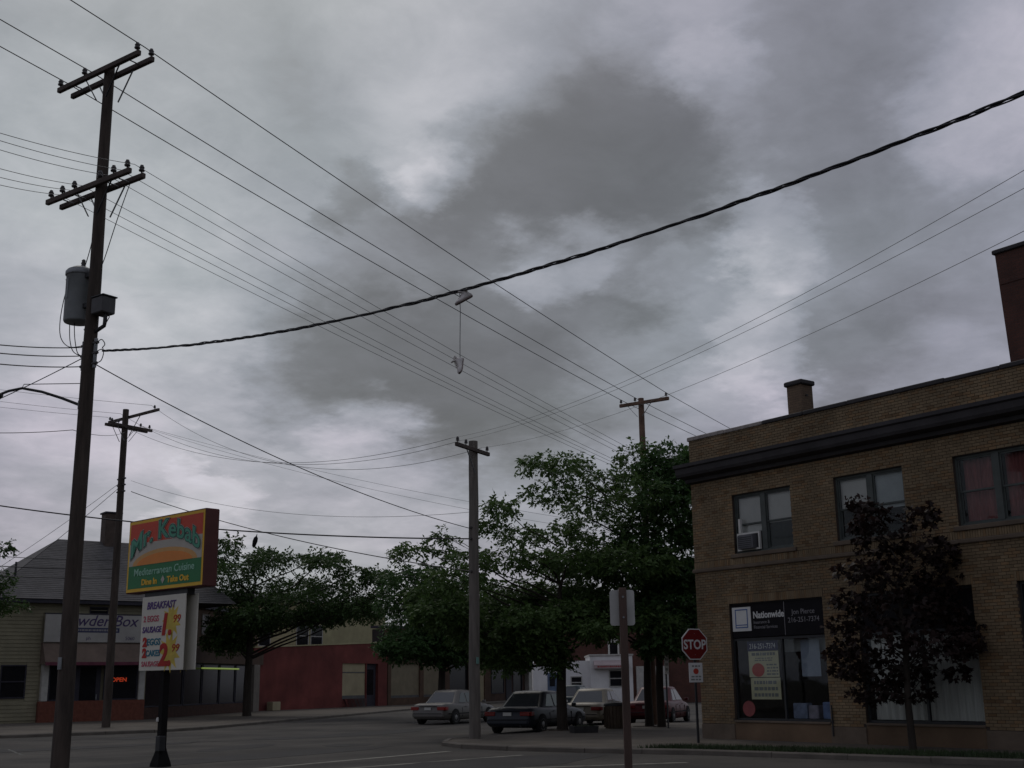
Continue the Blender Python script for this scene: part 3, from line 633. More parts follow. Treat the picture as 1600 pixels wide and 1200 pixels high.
# pleated curtain in the second shop window
def pleats(name, x0, x1, z0, z1, y, m, label):
    n = int((x1 - x0) * 28); rows = []
    for zz_ in (z0, z1):
        rows.append([(x0 + (x1 - x0) * i / n, y + .035 * sin(i * 1.05) + .012 * sin(i * .31), zz_) for i in range(n + 1)])
    mb = MB(); mb.loft(rows, cap=False, smooth=True, closed=False); o = mb.build(name, m, None, (BX, BY, 0), -pi / 2); tag(o, label, 'curtain')
pleats('curtain', SW[1][0] + .12, SW[1][1] - .1, .74, 2.86, .3, mat('curtain_white', (.58, .57, .52), .9, .15, 3, stretch=(8, 8, .4)), 'white pleated curtain in the shop window behind the purple tree')
pleats('curtain', SW[3][0] + .12, SW[3][1] - .1, .74, 2.86, .3, mat('curtain_cream', (.42, .40, .36), .9, .15, 3, stretch=(8, 8, .4)), 'cream pleated curtain in the shop window at the far right')
# chimney and brick tower on the roof
def bricktex(name, c1, c2, mort, sc_=1.0):
    m = bpy.data.materials.new(name); m.use_nodes = True; nt = m.node_tree; N = nt.nodes; L = nt.links; b = N['Principled BSDF']; b.inputs['Roughness'].default_value = .9
    tc = N.new('ShaderNodeTexCoord'); sp = N.new('ShaderNodeSeparateXYZ'); L.new(tc.outputs['Object'], sp.inputs[0]); ad = N.new('ShaderNodeMath'); L.new(sp.outputs[0], ad.inputs[0]); L.new(sp.outputs[1], ad.inputs[1])
    cb = N.new('ShaderNodeCombineXYZ'); L.new(ad.outputs[0], cb.inputs[0]); L.new(sp.outputs[2], cb.inputs[1])
    t = N.new('ShaderNodeTexBrick'); L.new(cb.outputs[0], t.inputs[0]); t.inputs['Color1'].default_value = (*c1, 1); t.inputs['Color2'].default_value = (*c2, 1); t.inputs['Mortar'].default_value = (*mort, 1)
    t.inputs['Scale'].default_value = 1; t.inputs['Brick Width'].default_value = .215 * sc_; t.inputs['Row Height'].default_value = .0705 * sc_; t.inputs['Mortar Size'].default_value = .005 * sc_
    nz = N.new('ShaderNodeTexNoise'); nz.inputs['Scale'].default_value = .9; nz.inputs['Detail'].default_value = 5; L.new(tc.outputs['Object'], nz.inputs['Vector'])
    r = N.new('ShaderNodeValToRGB'); r.color_ramp.elements[0].position = .3; r.color_ramp.elements[0].color = (.6, .6, .6, 1); r.color_ramp.elements[1].position = .7; L.new(nz.outputs[0], r.inputs[0])
    mm = N.new('ShaderNodeMix'); mm.data_type = 'RGBA'; mm.blend_type = 'MULTIPLY'; mm.inputs[0].default_value = 1; L.new(t.outputs[0], mm.inputs[6]); L.new(r.outputs[0], mm.inputs[7]); L.new(mm.outputs[2], b.inputs['Base Color'])
    bp = N.new('ShaderNodeBump'); bp.inputs['Strength'].default_value = .5; bp.inputs['Distance'].default_value = .01; L.new(t.outputs['Fac'], bp.inputs['Height']); bp.invert = True; L.new(bp.outputs[0], b.inputs['Normal'])
    return m
m_bt = bricktex('chimney_brick', (.19, .13, .08), (.16, .105, .068), (.08, .065, .05)); m_rb = bricktex('red_brick', (.13, .05, .035), (.10, .042, .03), (.07, .05, .045))
ch = MB(); ch.box((3.58, .62, 8.45), (4.12, 1.12, 10.22)); cho = ch.build('chimney', m_bt, bb)
MB().bbox((3.51, .55, 10.22), (4.19, 1.19, 10.36), .03).build('chimney_cap', m_corn, cho)
MB().tube([(4.12, .8, 9.9), (4.18, .8, 9.9), (4.18, .8, 9.86)], .02).build('chimney_hook', M['dark_metal'], cho)
tw = MB(); tw.loft([[(x, y, z) for x, y in ((9.32 - k, 3.2 - k), (14.5, 3.2 - k), (14.5, 6.6), (9.32 - k, 6.6))] for z, k in ((8.45, 0), (13.2, .10))])
two = tw.build('stair_tower', m_rb, bb)
MB().bbox((9.16, 3.03, 13.2), (14.6, 6.7, 13.32), .02).build('tower_coping', m_corn, two)
MB().bbox((9.26, 3.10, 12.3), (14.55, 3.149, 12.42), .01).build('tower_band', m_rb, two)
# ================================================================== buildings across the street
m_sid = mat('cream_siding', (.27, .245, .165), .85, .12, 1.5, .1, 20, stain=.2); m_sidy = mat('yellow_siding', (.40, .36, .21), .85, .1, 1.5, .1, 20, stain=.15)
m_shing = mat('grey_shingle', (.105, .10, .10), .95, .22, 2.5, .5, 12, stretch=(1, 1, 3), stain=.2)
m_trim = mat('dark_trim', (.03, .028, .04), .7, .2, 3); m_wtrim = mat('pale_trim', (.42, .41, .38), .8, .15, 3)
m_signw = mat('sign_offwhite', (.40, .385, .36), .7, .1, 1.5, stain=.2); m_purple = mat('letter_purple', (.05, .03, .10), .6, .1, 3)
m_lowred = mat('low_red_brick', (.15, .05, .032), .9, .25, 6, .3, 30); m_redwall = mat('red_wall', (.17, .042, .036), .9, .22, .8, .25, 18, stain=.3)
m_brown = mat('brown_wall', (.10, .06, .04), .9, .25, 1.2, .25, 18, stain=.25); m_awn = mat('awning_brown', (.17, .125, .10), .9, .15, 2, stain=.2)
m_beige = mat('beige_panel', (.36, .31, .20), .85, .12, 1.2, .1, 15, stain=.15); m_greyb = mat('grey_base', (.10, .10, .10), .9, .2, 1.5)
m_dglass = mat('dark_window', (.012, .012, .015), .15, .2, 2, spec=.25)
pb = thing('powder_box_shop', 'cream sided house with hipped grey roof and white beauty shop sign', 'house', (18.7, 67.46, 0))
MB().box((-2.3, .02, .1), (5.72, 9, 6.3)).build('wall', m_sid, pb)
# clapboards on the visible left bay and over the sign
z = .25; 
while z < 6.1:
    segs = [(-2.3, -.02)] if z < 5.7 else [(-2.3, 5.7)]
    if 1.25 < z + .1 < 3.1: segs = [(-2.3, -1.95), (-.65, -.02)]
    for (u, v) in segs: MB().loft([[(u, .02, z), (u, -.03, z), (u, .0, z + .19), (u, .02, z + .19)], [(v, .02, z), (v, -.03, z), (v, .0, z + .19), (v, .02, z + .19)]]).build('siding_board', m_sid, pb)
    z += .195
def window(parent, x0, x1, z0, z1, y, frame, pane, w=.07, bar=True, name='window'):
    fb = MB(); quad_frame(fb, x0, x1, z0, z1, y - .05, y + .04, w)
    if bar: fb.box((x0 + w, y - .045, (z0 + z1) / 2 - w / 2), (x1 - w, y + .035, (z0 + z1) / 2 + w / 2))
    o = fb.build(name, frame, parent); MB().box((x0 + w, y - .005, z0 + w), (x1 - w, y + .005, z1 - w)).build('pane', pane, o); return o
window(pb, -1.95, -.65, 1.35, 3.05, -.0, m_trim, m_dglass)
window(pb, 2.4, 3.4, 5.72, 6.1, -.02, m_trim, m_dglass, .05, False)
# eaves and hipped roof
MB().box((-3.0, -.55, 6.22), (6.3, 12.5, 6.42)).build('eaves', m_trim, pb)
rf = MB(); e0, e1, yf, yb_ = -3.1, 10.6, -.6, 12.6; rz_ = 10.35
rf.add([(e0, yf, 6.42), (e1, yf, 6.42), (e1, yb_, 6.42), (e0, yb_, 6.42), (2.15, 6.0, rz_), (8.6, 6.0, rz_)], [(0, 1, 5, 4), (1, 2, 5), (2, 3, 4, 5), (3, 0, 4), (3, 2, 1, 0)])
rfo = rf.build('roof', m_shing, pb)
for k in range(34):      # shingle courses as low steps
    t0 = k / 34.0; p = lambda t, d: (e0 + (2.15 - e0) * t, yf + (6.0 - yf) * t - d, 6.42 + (rz_ - 6.42) * t + d * .7); q = lambda t, d: (e1 + (8.6 - e1) * t, yf + (6.0 - yf) * t - d, 6.42 + (rz_ - 6.42) * t + d * .7)
    mb = MB(); mb.add([p(t0, .022), q(t0, .022), q(t0 + 1 / 34, .008), p(t0 + 1 / 34, .012), p(t0, .0), q(t0, .0)], [(0, 1, 2, 3), (4, 5, 1, 0)]); mb.build('shingle_course', m_shing, rfo)
MB().bbox((4.7, 5.4, 9.6), (5.6, 6.3, 12.0), .02).build('chimney', mat('chimney_brown', (.075, .055, .045), .9, .25, 3, .3, 25), rfo)
MB().bbox((4.62, 5.32, 12.0), (5.68, 6.38, 12.1), .02).build('chimney_cap', m_trim, rfo)
MB().tube([(-1.2, 1.6, 7.5), (-1.2, 1.6, 8.5)], .06).build('vent_pipe', M['dark_metal'], rfo)
# shop front below: brick bulkhead, pale pilasters, windows, door
MB().bbox((.0, -.35, 0), (5.6, .02, 1.18), .02).build('brick_bulkhead', m_lowred, pb)
for u in (.08, 4.0 + 1.22): MB().bbox((u, -.36, 1.185), (u + .33, .02, 3.1), .02).build('pilaster', m_wtrim, pb)
for (u, v) in ((.45, 1.75), (3.35, 5.18)): window(pb, u, v, 1.2, 3.05, -.2, m_trim, m_dglass, .06, False, 'shop_window')
dr = MB(); dr.box((1.85, -.12, .12), (3.2, .02, 3.05)); dro = dr.build('door', m_trim, pb); MB().box((2.1, -.13, .9), (2.95, -.121, 2.9)).build('pane', m_dglass, dro); MB().box((2.98, -.18, 1.2), (3.02, -.12, 1.5)).build('handle', M['galv'], dro)
MB().loft([[(x, y, z) for y, z in ((.02, 3.06), (-1.05, 3.06), (-1.05, 3.16), (-.32, 4.18), (.02, 4.18))] for x in (-.02, 5.65)]).build('awning', m_awn, pb)
MB().box((-.02, -1.07, 3.0), (5.65, -1.052, 3.17)).build('awning_edge', mat('edge_maroon', (.12, .03, .05), .8, .2, 3), pb)
neon = tag(text('neon_sign', 'OPEN', .30, mat('neon_red', (.5, .05, .02), .5, .05, 3, emit=((1.0, .10, .03), .20)), None, (18.7 + 4.15, 67.46 - .26, 2.15), X_, Z_, bold=.008, sx=1.1), 'red neon word glowing in the beauty shop window', 'neon sign')
ps = thing('powder_box_sign', 'long off-white shop sign with purple script lettering above brown awning', 'sign', (18.7, 67.46, 0))
MB().bbox((.0, -.42, 4.2), (5.62, -.28, 5.66), .02).build('board', m_signw, ps)
MB().box((1.2, -.425, 4.72), (3.95, -.4205, 4.97)).build('print_strip', m_navy, ps); mb = MB(); bars(mb, 1.3, 3.9, 4.76, 4.93, -.426, 1, .6); mb.build('print', m_dimprint, ps)
text('lettering', 'Powder Box', .82, m_purple, ps, (.75, -.423, 5.07), X_, Z_, shear=.32, align='LEFT', bold=.006, sx=1.0); 
text('lettering', '5060', .26, m_purple, ps, (4.55, -.423, 4.34), X_, Z_);  text('lettering', 'ph', .26, m_purple, ps, (2.3, -.423, 4.34), X_, Z_)
MB().box((-.02, -.43, 5.66), (5.65, -.25, 5.72)).build('top_trim', m_trim, ps)
# restaurant with dark front
ka = atan2(14.0, 13.7); kb = thing('restaurant', 'dark fronted brown restaurant with lit green tube behind the street sign', 'restaurant', (24.4, 67.7, 0), ka)
MB().box((.0, .5, .1), (19.3, 3.2, 6.6)).build('wall', m_brown, kb); MB().box((-.1, .3, 6.6), (19.4, 3.4, 6.85)).build('roof_edge', m_trim, kb)
MB().box((.0, -.02, 3.25), (19.3, .5, 4.1)).build('fascia', mat('fascia_brown', (.075, .045, .03), .8, .2, 2), kb)
MB().bbox((.0, .0, .1), (17.3, .5, .72), .02).build('bulkhead', mat('bulkhead_dark', (.06, .03, .022), .9, .3, 4), kb)
MB().bbox((17.45, -.05, .1), (18.6, .5, 3.25), .02).build('pilaster', mat('pilaster_grey', (.17, .15, .13), .9, .2, 2), kb)
for i in range(6):
    u = .15 + i * 2.87; window(kb, u, u + 2.75, .74, 3.22, .2, m_trim, m_dglass, .08, False, 'shop_window')
for (u, zz_) in ((4, 4.9), (9, 5.0), (14, 5.0)): window(kb, u, u + 1.2, zz_, zz_ + 1.3, .5, mat('pilaster_grey', (.17, .15, .13)), m_dglass)
tb = MB(); tb.tube([(7.9, -.12, 2.93), (14.2, -.12, 2.93)], .05); tag(tb.build('fluorescent_tube', mat('tube_green', (.4, .5, .2), .5, .05, 3, emit=((.45, .62, .12), .24)), None, (24.4, 67.7, 0), ka), 'glowing yellow green tube along the dark restaurant front', 'lamp')
# red corner shop
ra = radians(27.4); O_ = (38.7, 82.0, 0)
rbld = thing('red_shop', 'low plain red wall building with beige boarded shop window', 'building', O_, ra)
rops = [(9.1, 12.45, .75, 3.45), (12.55, 14.25, .1, 3.45)]
mb = MB()
mb = wall_cells(mb, -1.9, 15.6, .05, 4.3, .0, .4, rops); mb.loft([[(-1.9, y, 4.3) for y in (0, .4)] + [(-1.9, .4, 4.42), (-1.9, 0, 4.42)], [(15.6, y, 4.3) for y in (0, .4)] + [(15.6, .4, 5.15), (15.6, 0, 5.15)]]); mb.box((-1.9, .4, .05), (-1.5, 9, 4.3)); mb.box((15.2, .4, .05), (15.6, 9, 4.3)); mb.box((-1.5, 8.6, .05), (15.2, 9, 4.3)); mb.box((-1.5, .4, 4.0), (15.2, 8.6, 4.1))
mb.build('wall', m_redwall, rbld)
MB().loft([[(-1.95, -.06, 4.425), (-1.95, .46, 4.425), (-1.95, .46, 4.5), (-1.95, -.06, 4.5)], [(15.65, -.06, 5.155), (15.65, .46, 5.155), (15.65, .46, 5.23), (15.65, -.06, 5.23)]]).build('coping', m_sidy, rbld)
MB().box((9.1, .12, 1.0), (12.45, .2, 3.45)).build('boarded_panel', m_beige, rbld); MB().box((9.1, .1, .75), (12.45, .22, .998)).build('panel_base', m_greyb, rbld); MB().box((9.1, .1, 2.72), (12.45, .119, 2.8)).build('panel_rail', m_greyb, rbld)
MB().box((9.1, .0, .06), (12.45, .05, .75)).build('bulkhead', m_greyb, rbld)
dr = MB(); dr.box((12.55, .25, .1), (14.25, .32, 3.45)); dro = dr.build('door', m_trim, rbld); MB().box((12.8, .235, 1.0), (13.9, .249, 3.0)).build('pane', m_dglass, dro)
tag(MB().bbox((-.55, -.75, .12), (.35, -.2, .72), .03).build('utility_box', m_beige, None, O_, ra), 'small beige box standing at the foot of the red wall', 'box')
# yellow house behind it
yh = thing('yellow_house', 'pale yellow house with dark roof behind the red shop', 'house', (38.7 - .46 * 9.3, 82 + .888 * 9.3, 0), ra)
MB().box((9.3, .0, .05), (30.0, 9, 8.9)).build('wall', m_sidy, yh)
for z in [4.6 + i * .22 for i in range(19)]: MB().box((9.3, -.02, z), (30.0, -.002, z + .2)).build('siding_board', m_sidy, yh)
for (u, v) in ((10.4, 12.0), (15.6, 17.4), (17.7, 19.5)): window(yh, u, v, 5.0, 7.0, -.03, m_wtrim, m_dglass)
rf = MB(); rf.add([(8.7, -.6, 8.9), (30.6, -.6, 8.9), (30.6, 9.6, 8.9), (8.7, 9.6, 8.9), (12, 4.5, 9.9), (27, 4.5, 9.9)], [(0, 1, 5, 4), (1, 2, 5), (2, 3, 4, 5), (3, 0, 4), (3, 2, 1, 0)]); rf.build('roof', m_trim, yh)
# boarded shop row farther along
br = thing('boarded_shop', 'brown shop with beige boarded windows behind the moving sedan', 'building', (O_[0] + cos(ra) * 15.75, O_[1] + sin(ra) * 15.75, 0), ra)
rops = [(.5, 5.2, .7, 3.5), (5.8, 9.6, .7, 3.5), (10.4, 14.4, .1, 3.5), (15.1, 17.2, .1, 3.5)]
wall_cells(MB(), 0, 18.4, .05, 6.4, 0, .4, rops).build('wall', m_brown, br); MB().box((0, .5, .05), (18.4, 1.6, 6.3)).build('core', M['dark_room'], br); MB().box((-.1, -.1, 6.4), (18.5, 1.7, 6.6)).build('roof_edge', m_trim, br)
for (u, v) in ((.5, 5.2), (5.8, 9.6)):
    MB().box((u, .15, .9), (v, .22, 3.5)).build('boarded_panel', mat('dull_panel', (.20, .17, .115), .85, .15, 1.2), br); MB().box((u, .1, .7), (v, .22, .898)).build('panel_base', m_greyb, br)
MB().box((10.4, .3, .1), (14.4, .38, 3.5)).build('recessed_entry', m_dglass, br); MB().box((15.1, .1, .1), (17.2, .2, 3.5)).build('door_panel', m_beige, br)
bs = thing('awning_shop', 'dark brown shop under a sloped grey awning farther up the street', 'building', (O_[0] + cos(ra) * 34.3, O_[1] + sin(ra) * 34.3, 0), ra)
MB().box((0, .3, .05), (9.2, 3, 6.2)).build('wall', mat('shop_brown', (.07, .04, .03), .9, .25, 1.2), bs); MB().box((-.1, .1, 6.2), (9.3, 3.1, 6.4)).build('roof_edge', m_trim, bs)
MB().loft([[(x, y, z) for y, z in ((.3, 3.35), (-1.2, 3.35), (-1.2, 3.45), (.3, 4.5))] for x in (.1, 7.6)]).build('awning', mat('awning_grey', (.16, .15, .15), .9, .15, 2), bs)
window(bs, .5, 3.2, .8, 3.2, .3, m_trim, m_dglass, .08, False); window(bs, 5.2, 7.3, .8, 3.2, .3, m_trim, m_dglass, .08, False); MB().box((3.6, .22, .1), (4.8, .298, 3.1)).build('door', m_trim, bs)
MB().bbox((7.9, -.2, .05), (8.9, .3, 4.6), .03).build('pilaster', m_wtrim, bs)
# white building beyond the car park
wa = radians(-36.4); wb = thing('white_building', 'low white painted building with small pink lettered awning beyond the parked cars', 'building', (55.6, 73.3, 0), wa)
m_wb = mat('white_block', (.78, .77, .76), .85, .08, 1.2, .15, 14, stain=.12)
mb = MB(); mb.box((0, 0, 0), (2.3, 6, 3.1)); mb.box((2.3, 0, 0), (4.2, 6, 3.3)); mb.box((4.2, -.4, 0), (7.3, 6, 3.62)); mb.build('wall', m_wb, wb)
MB().bbox((4.12, -.48, 3.62), (7.38, 6.05, 3.74), .02).build('coping', m_wtrim, wb)
window(wb, 5.55, 6.6, 1.4, 2.6, -.42, m_wtrim, m_dglass, .07); window(wb, 2.75, 3.6, 1.3, 2.2, -.02, m_wtrim, m_dglass, .07)
dr = MB(); dr.box((1.05, -.03, .05), (1.75, .0, 2.45)); dro = dr.build('door', mat('door_blue', (.10, .14, .22), .6, .2, 3), wb); MB().box((1.2, -.04, 1.5), (1.6, -.031, 2.2)).build('pane', m_dglass, dro)
aw = MB(); aw.loft([[(x, y, z) for y, z in ((-.4, 2.75), (-1.0, 2.72), (-1.0, 2.98), (-.4, 3.3))] for x in (4.45, 7.0)]); awo = aw.build('awning', mat('awning_pale', (.42, .34, .34), .8, .12, 2), wb)
mb = MB(); bars(mb, 4.6, 6.9, 2.75, 2.95, -1.001, 1, .6); mb.build('print', mat('awning_red', (.30, .05, .05), .8, .1, 3), awo)
ab = thing('arched_window_building', 'old red brick building with arched white framed window behind the white building', 'building', (64.6, 83.2, 0), wa)
MB().box((-1.0, .2, 0), (14.5, 9, 7.2)).build('wall', m_rb, ab); MB().box((-1.1, .1, 7.2), (14.6, 9.1, 7.4)).build('roof_edge', m_trim, ab)
for u in (5.2, 9.3, 12.2):
    fb = MB(); pts = [(u, 3.9), (u + .95, 3.9), (u + .95, 5.0)] + [(u + .475 + .475 * cos(t * pi / 10), 5.0 + .4 * sin(t * pi / 10)) for t in range(1, 10)] + [(u, 5.0)]
    fb.loft([[(x, y, z) for x, z in pts] for y in (.12, .199)]); fo = fb.build('window', M['white'], ab)
    MB().box((u + .15, .105, 4.02), (u + .8, .119, 5.0)).build('pane', m_dglass, fo)
MB().box((7.5, -.2, 0), (10.2, .2, 3.0)).build('porch', m_wtrim, ab)
# ================================================================== utility poles
def pole_mesh(h, r0, r1, n=14):
    mb = MB(); k = 9; mb.tube([(random.uniform(-.012, .012) if 0 < i < k else 0, random.uniform(-.012, .012) if 0 < i < k else 0, h * i / k - (.1 if i == 0 else 0)) for i in range(k + 1)], [r0 + (r1 - r0) * i / k for i in range(k + 1)], n); return mb
_ins = None
def insulator(parent, loc, s=1.0):
    global _ins
    if _ins is None:
        mb = MB(); mb.lathe([(.014, 0), (.014, .05), (.05, .055), (.058, .075), (.04, .095), (.045, .115), (.052, .125), (.036, .15), (.03, .175), (.012, .185)], n=10); o = mb.build('insulator', M['porcelain'], parent); _ins = o.data
    else: o = link('insulator', _ins, parent)
    o.location = loc; o.scale = (s, s, s); return o
def arm(parent, s0, s1, y, z, m, w=.10, h=.125, name='crossarm'): return MB().bbox((s0, y - w / 2, z - h / 2), (s1, y + w / 2, z + h / 2), .012).build(name, m, parent)
def braces(parent, y, z, m, d=.65, drop=.75, r=.17):
    for s in (-1, 1): MB().bar((s * d, y, z - .05), (s * r, y * .9, z - drop), .035, .012).build('brace', m, parent)
P1 = (8.03, 26.95, 0); A1 = radians(-72)
p1 = thing('utility_pole', 'tall dark wooden utility pole with two double crossarms at left', 'utility pole', P1, A1)
pole_mesh(16.25, .192, .12).build('pole', M['pole_wood'], p1)
for y in (-.19, .19):
    arm(p1, -1.75, 1.38, y, 16.1, M['arm_wood']); arm(p1, -1.85, 1.32, y, 13.18, M['arm_wood'])
braces(p1, .19, 16.1, M['galv']); braces(p1, -.19, 16.1, M['dark_metal']); braces(p1, .19, 13.18, M['galv']); braces(p1, -.19, 13.18, M['dark_metal'])
for s in (-1.68, -.72, 1.28): insulator(p1, (s, -.19, 16.16), 1.25)
insulator(p1, (1.30, .19, 16.16), 1.25)
for s in (-1.7, -1.25, -.78, .2, .7, 1.2): insulator(p1, (s, -.19, 13.24), 1.25)
insulator(p1, (1.22, .19, 13.24), 1.25)
for s in (-1.25, -.78, .45, .85): MB().tube([(s, -.14, 13.12), (s, .14, 13.12)], .016, 6).build('bolt', M['galv'], p1)
for s in (-1.2, .9): MB().tube([(s, -.14, 16.1), (s, .14, 16.1)], .016, 6).build('bolt', M['galv'], p1)
for zz_ in (9.36, 9.12, 8.88):      # spool rack, both sides
    for s in (-1, 1):
        MB().tube([(s * .15, 0, zz_), (s * .30, 0, zz_)], [.05, .035], 8).build('spool', M['porcelain'], p1)
MB().box((-.25, -.03, 8.78), (-.19, .03, 9.46)).build('rack', M['galv'], p1); MB().box((.19, -.03, 8.78), (.25, .03, 9.46)).build('rack', M['galv'], p1)
MB().tube([(-.17, .05, 7.3), (-.175, .05, 8.7), (-.165, .05, 9.3)], .016, 6).build('ground_lead', M['wire'], p1)
for zz_ in (10.0, 9.75): MB().tube([(-.16, 0, zz_), (-.25, 0, zz_)], .025, 6).build('step_bolt', M['galv'], p1)
MB().box((-.02, -.215, 2.2), (.09, -.19, 2.45)).build('number_tag', M['galv'], p1)
# drip loops and jumpers on the tall pole
def loop(parent, pts, r=.011, name='jumper'):
    P = [Vector(p) for p in pts]; out = []
    for i in range(len(P) - 1):
        a, b, c, d = P[max(i - 1, 0)], P[i], P[i + 1], P[min(i + 2, len(P) - 1)]
        for k in range(6):
            t = k / 6; out.append(.5 * ((2 * b) + (c - a) * t + (2 * a - 5 * b + 4 * c - d) * t * t + (3 * b - a - 3 * c + d) * t ** 3))
    out.append(P[-1]); return MB().tube(out, r, 5).build(name, M['wire'], parent)
loop(p1, [(-.94, .0, 11.08), (-1.12, .0, 10.7), (-1.22, .0, 10.15), (-1.14, .0, 9.72), (-.8, .0, 9.44), (-.28, 0, 9.37)])
loop(p1, [(-.84, .0, 10.0), (-.78, .0, 9.6), (-.62, .0, 9.3), (-.28, 0, 9.12)]); loop(p1, [(-.66, .0, 10.0), (-.6, .0, 9.62), (-.46, .0, 9.25), (-.27, 0, 9.13)])
loop(p1, [(-.42, .02, 11.35), (-.28, .05, 11.9), (-.27, .1, 12.6), (-.42, .15, 13.15)]); loop(p1, [(.85, .17, 13.12), (.5, .14, 12.3), (.22, .1, 11.5), (.15, .05, 11.2)])
loop(p1, [(.25, 0, 9.36), (.42, 0, 9.40), (.52, .02, 9.28), (.46, 0, 9.2)]); loop(p1, [(.25, 0, 9.12), (.33, 0, 9.16), (.45, 0, 9.17)]); loop(p1, [(.25, 0, 8.88), (.44, 0, 8.9), (.52, 0, 9.05), (.48, 0, 9.2)])
tr = thing('transformer', 'grey cylindrical transformer can hung on the left side of tall pole', 'transformer', P1, A1)
TX, TY = -.58, .02
MB().lathe([(.02, 9.98), (.29, 9.98), (.31, 10.02), (.31, 11.14), (.325, 11.15), (.325, 11.2), (.30, 11.24), (.16, 11.32), (.02, 11.34)], (TX, TY, 0), 28).build('tank', M['tank_grey'], tr)
MB().lathe([(.33, 11.1), (.338, 11.11), (.338, 11.19), (.33, 11.2)], (TX, TY, 0), 28).build('lid_band', M['galv'], tr)
for zz_ in (10.25, 10.98): MB().bbox((TX + .28, TY - .09, zz_), (-.12, TY + .09, zz_ + .12), .01).build('bracket', M['dark_metal'], tr)
for k, (dx, dy, zz_) in enumerate(((-.33, -.02, 11.02), (-.30, .12, 10.98), (-.30, -.14, 10.98))): MB().lathe([(.03, 0), (.03, .05), (.045, .06), (.03, .08), (.02, .1)], (TX + dx, TY + dy, zz_), 8).build('low_bushing', M['porcelain'], tr)
MB().lathe([(.05, 11.3), (.06, 11.34), (.045, 11.37), (.06, 11.4), (.04, 11.44), (.05, 11.47), (.02, 11.5)], (TX + .08, TY, 0), 10).build('high_bushing', M['porcelain'], tr)
MB().bbox((TX - .02, TY - .335, 10.5), (TX + .02, TY - .30, 11.0), .01).build('tank_rib', M['tank_grey'], tr)
mbx = thing('meter_box', 'small dark box with bent conduit on the right side of tall pole', 'utility box', P1, A1)
MB().bbox((.16, -.16, 10.0), (.58, .2, 10.38), .02).build('case', mat('box_dark', (.06, .058, .06), .6, .2, 4), mbx)
MB().bbox((.15, -.18, 10.38), (.61, .22, 10.41), .008).build('lid', M['dark_metal'], mbx)
MB().tube([(.47, .02, 10.0), (.47, .02, 9.82), (.45, .02, 9.72), (.15, .02, 9.64)], .045, 10).build('conduit', M['dark_metal'], mbx); MB().tube([(.56, .05, 10.0), (.57, .05, 9.9), (.5, .04, 9.8)], .012, 6).build('lead', M['wire'], mbx)
# lamp arm
def u1(x, y, z): return (x, y, z)
lp = thing('street_lamp', 'curved street lamp arm reaching left from the tall pole', 'street lamp', P1, radians(143.5))
MB().tube([(.12, 0, 7.95), (.55, 0, 8.12), (1.0, 0, 8.27), (1.45, 0, 8.36), (1.75, 0, 8.30), (1.95, 0, 8.22)], [.035, .033, .032, .03, .03, .03], 10).build('arm', M['dark_metal'], lp)
MB().tube([(.15, 0, 8.45), (1.42, 0, 8.45), (1.45, 0, 8.37)], .01, 6).build('tie_rod', M['galv'], lp); MB().bbox((.1, -.06, 7.85), (.16, .06, 8.05), .01).build('clamp', M['galv'], lp)
lh = MB(); lh.loft([[(x, .0 + w * cos(t * pi / 6), z + h * sin(t * pi / 6)) for t in range(12)] for x, w, z, h in ((1.88, .05, 8.21, .05), (2.0, .14, 8.17, .09), (2.25, .17, 8.12, .10), (2.5, .13, 8.08, .08), (2.6, .04, 8.07, .03))], smooth=True); lh.build('lamp_head', M['dark_metal'], lp)
MB().lathe([(.02, -.13), (.10, -.10), (.13, .0), (.13, .03)], (2.25, 0, 8.06), 14).build('lamp_glass', M['galv'], lp)
# back left pole
p2 = thing('utility_pole', 'brown wooden utility pole with two crossed arms before the beauty shop', 'utility pole', (18.51, 55.79, 0), radians(-76.5))
pole_mesh(14.55, .19, .14).build('pole', M['pole_wood'], p2)
arm(p2, -1.7, 2.45, .17, 14.2, M['arm_wood']); MB().bar((.9, .2, 14.15), (.15, .15, 13.3), .035, .012).build('brace', M['galv'], p2)
for s in (-1.6, -.45, 2.1): insulator(p2, (s, .17, 14.26), 1.1)
c_, s_ = cos(radians(94.1)), sin(radians(94.1))
for k in (-.18, .18):
    q = lambda t, o, z: (c_ * t - s_ * o, s_ * t + c_ * o, z)
    MB().bar(q(-.95, k, 13.72), q(1.4, k, 13.72), .1, .13).build('crossarm', M['arm_wood'], p2)
    MB().bar(q(-.55, k, 13.68), q(-.12, k, 13.0), .035, .012).build('brace', M['galv'], p2); MB().bar(q(.65, k, 13.68), q(.12, k, 13.0), .035, .012).build('brace', M['galv'], p2)
for t in (-.85, -.5, .75, 1.25): insulator(p2, q(t, -.18, 13.78), 1.1)
for zz_ in (11.25, 10.95, 10.65):
    for s in (-.22, .22): MB().tube([(s * .6, 0, zz_), (s * 1.5, 0, zz_)], [.06, .04], 8).build('spool', M['porcelain'], p2)
# grey middle pole
p4 = thing('utility_pole', 'thick grey utility pole with short crossarm at the pavement corner', 'utility pole', (22.48, 32.71, .0), radians(26.7))
pole_mesh(9.6, .185, .15, 16).build('pole', M['pole_grey'], p4); arm(p4, -1.5, .72, -.2, 9.25, M['arm_wood']); MB().bar((-.8, -.2, 9.2), (-.15, -.15, 8.5), .035, .012).build('brace', M['galv'], p4)
for s in (-1.4, -.85, .6): insulator(p4, (s, -.2, 9.31), 1.1)
for zz_ in (6.72, 6.36, 5.3): MB().tube([(-.12, 0, zz_), (-.26, 0, zz_)], [.05, .035], 8).build('spool', M['porcelain'], p4)
MB().box((-.17, -.16, 2.4), (-.04, -.19, 2.6)).build('number_tag', mat('tag_teal', (.15, .3, .26), .6, .2, 4), p4)
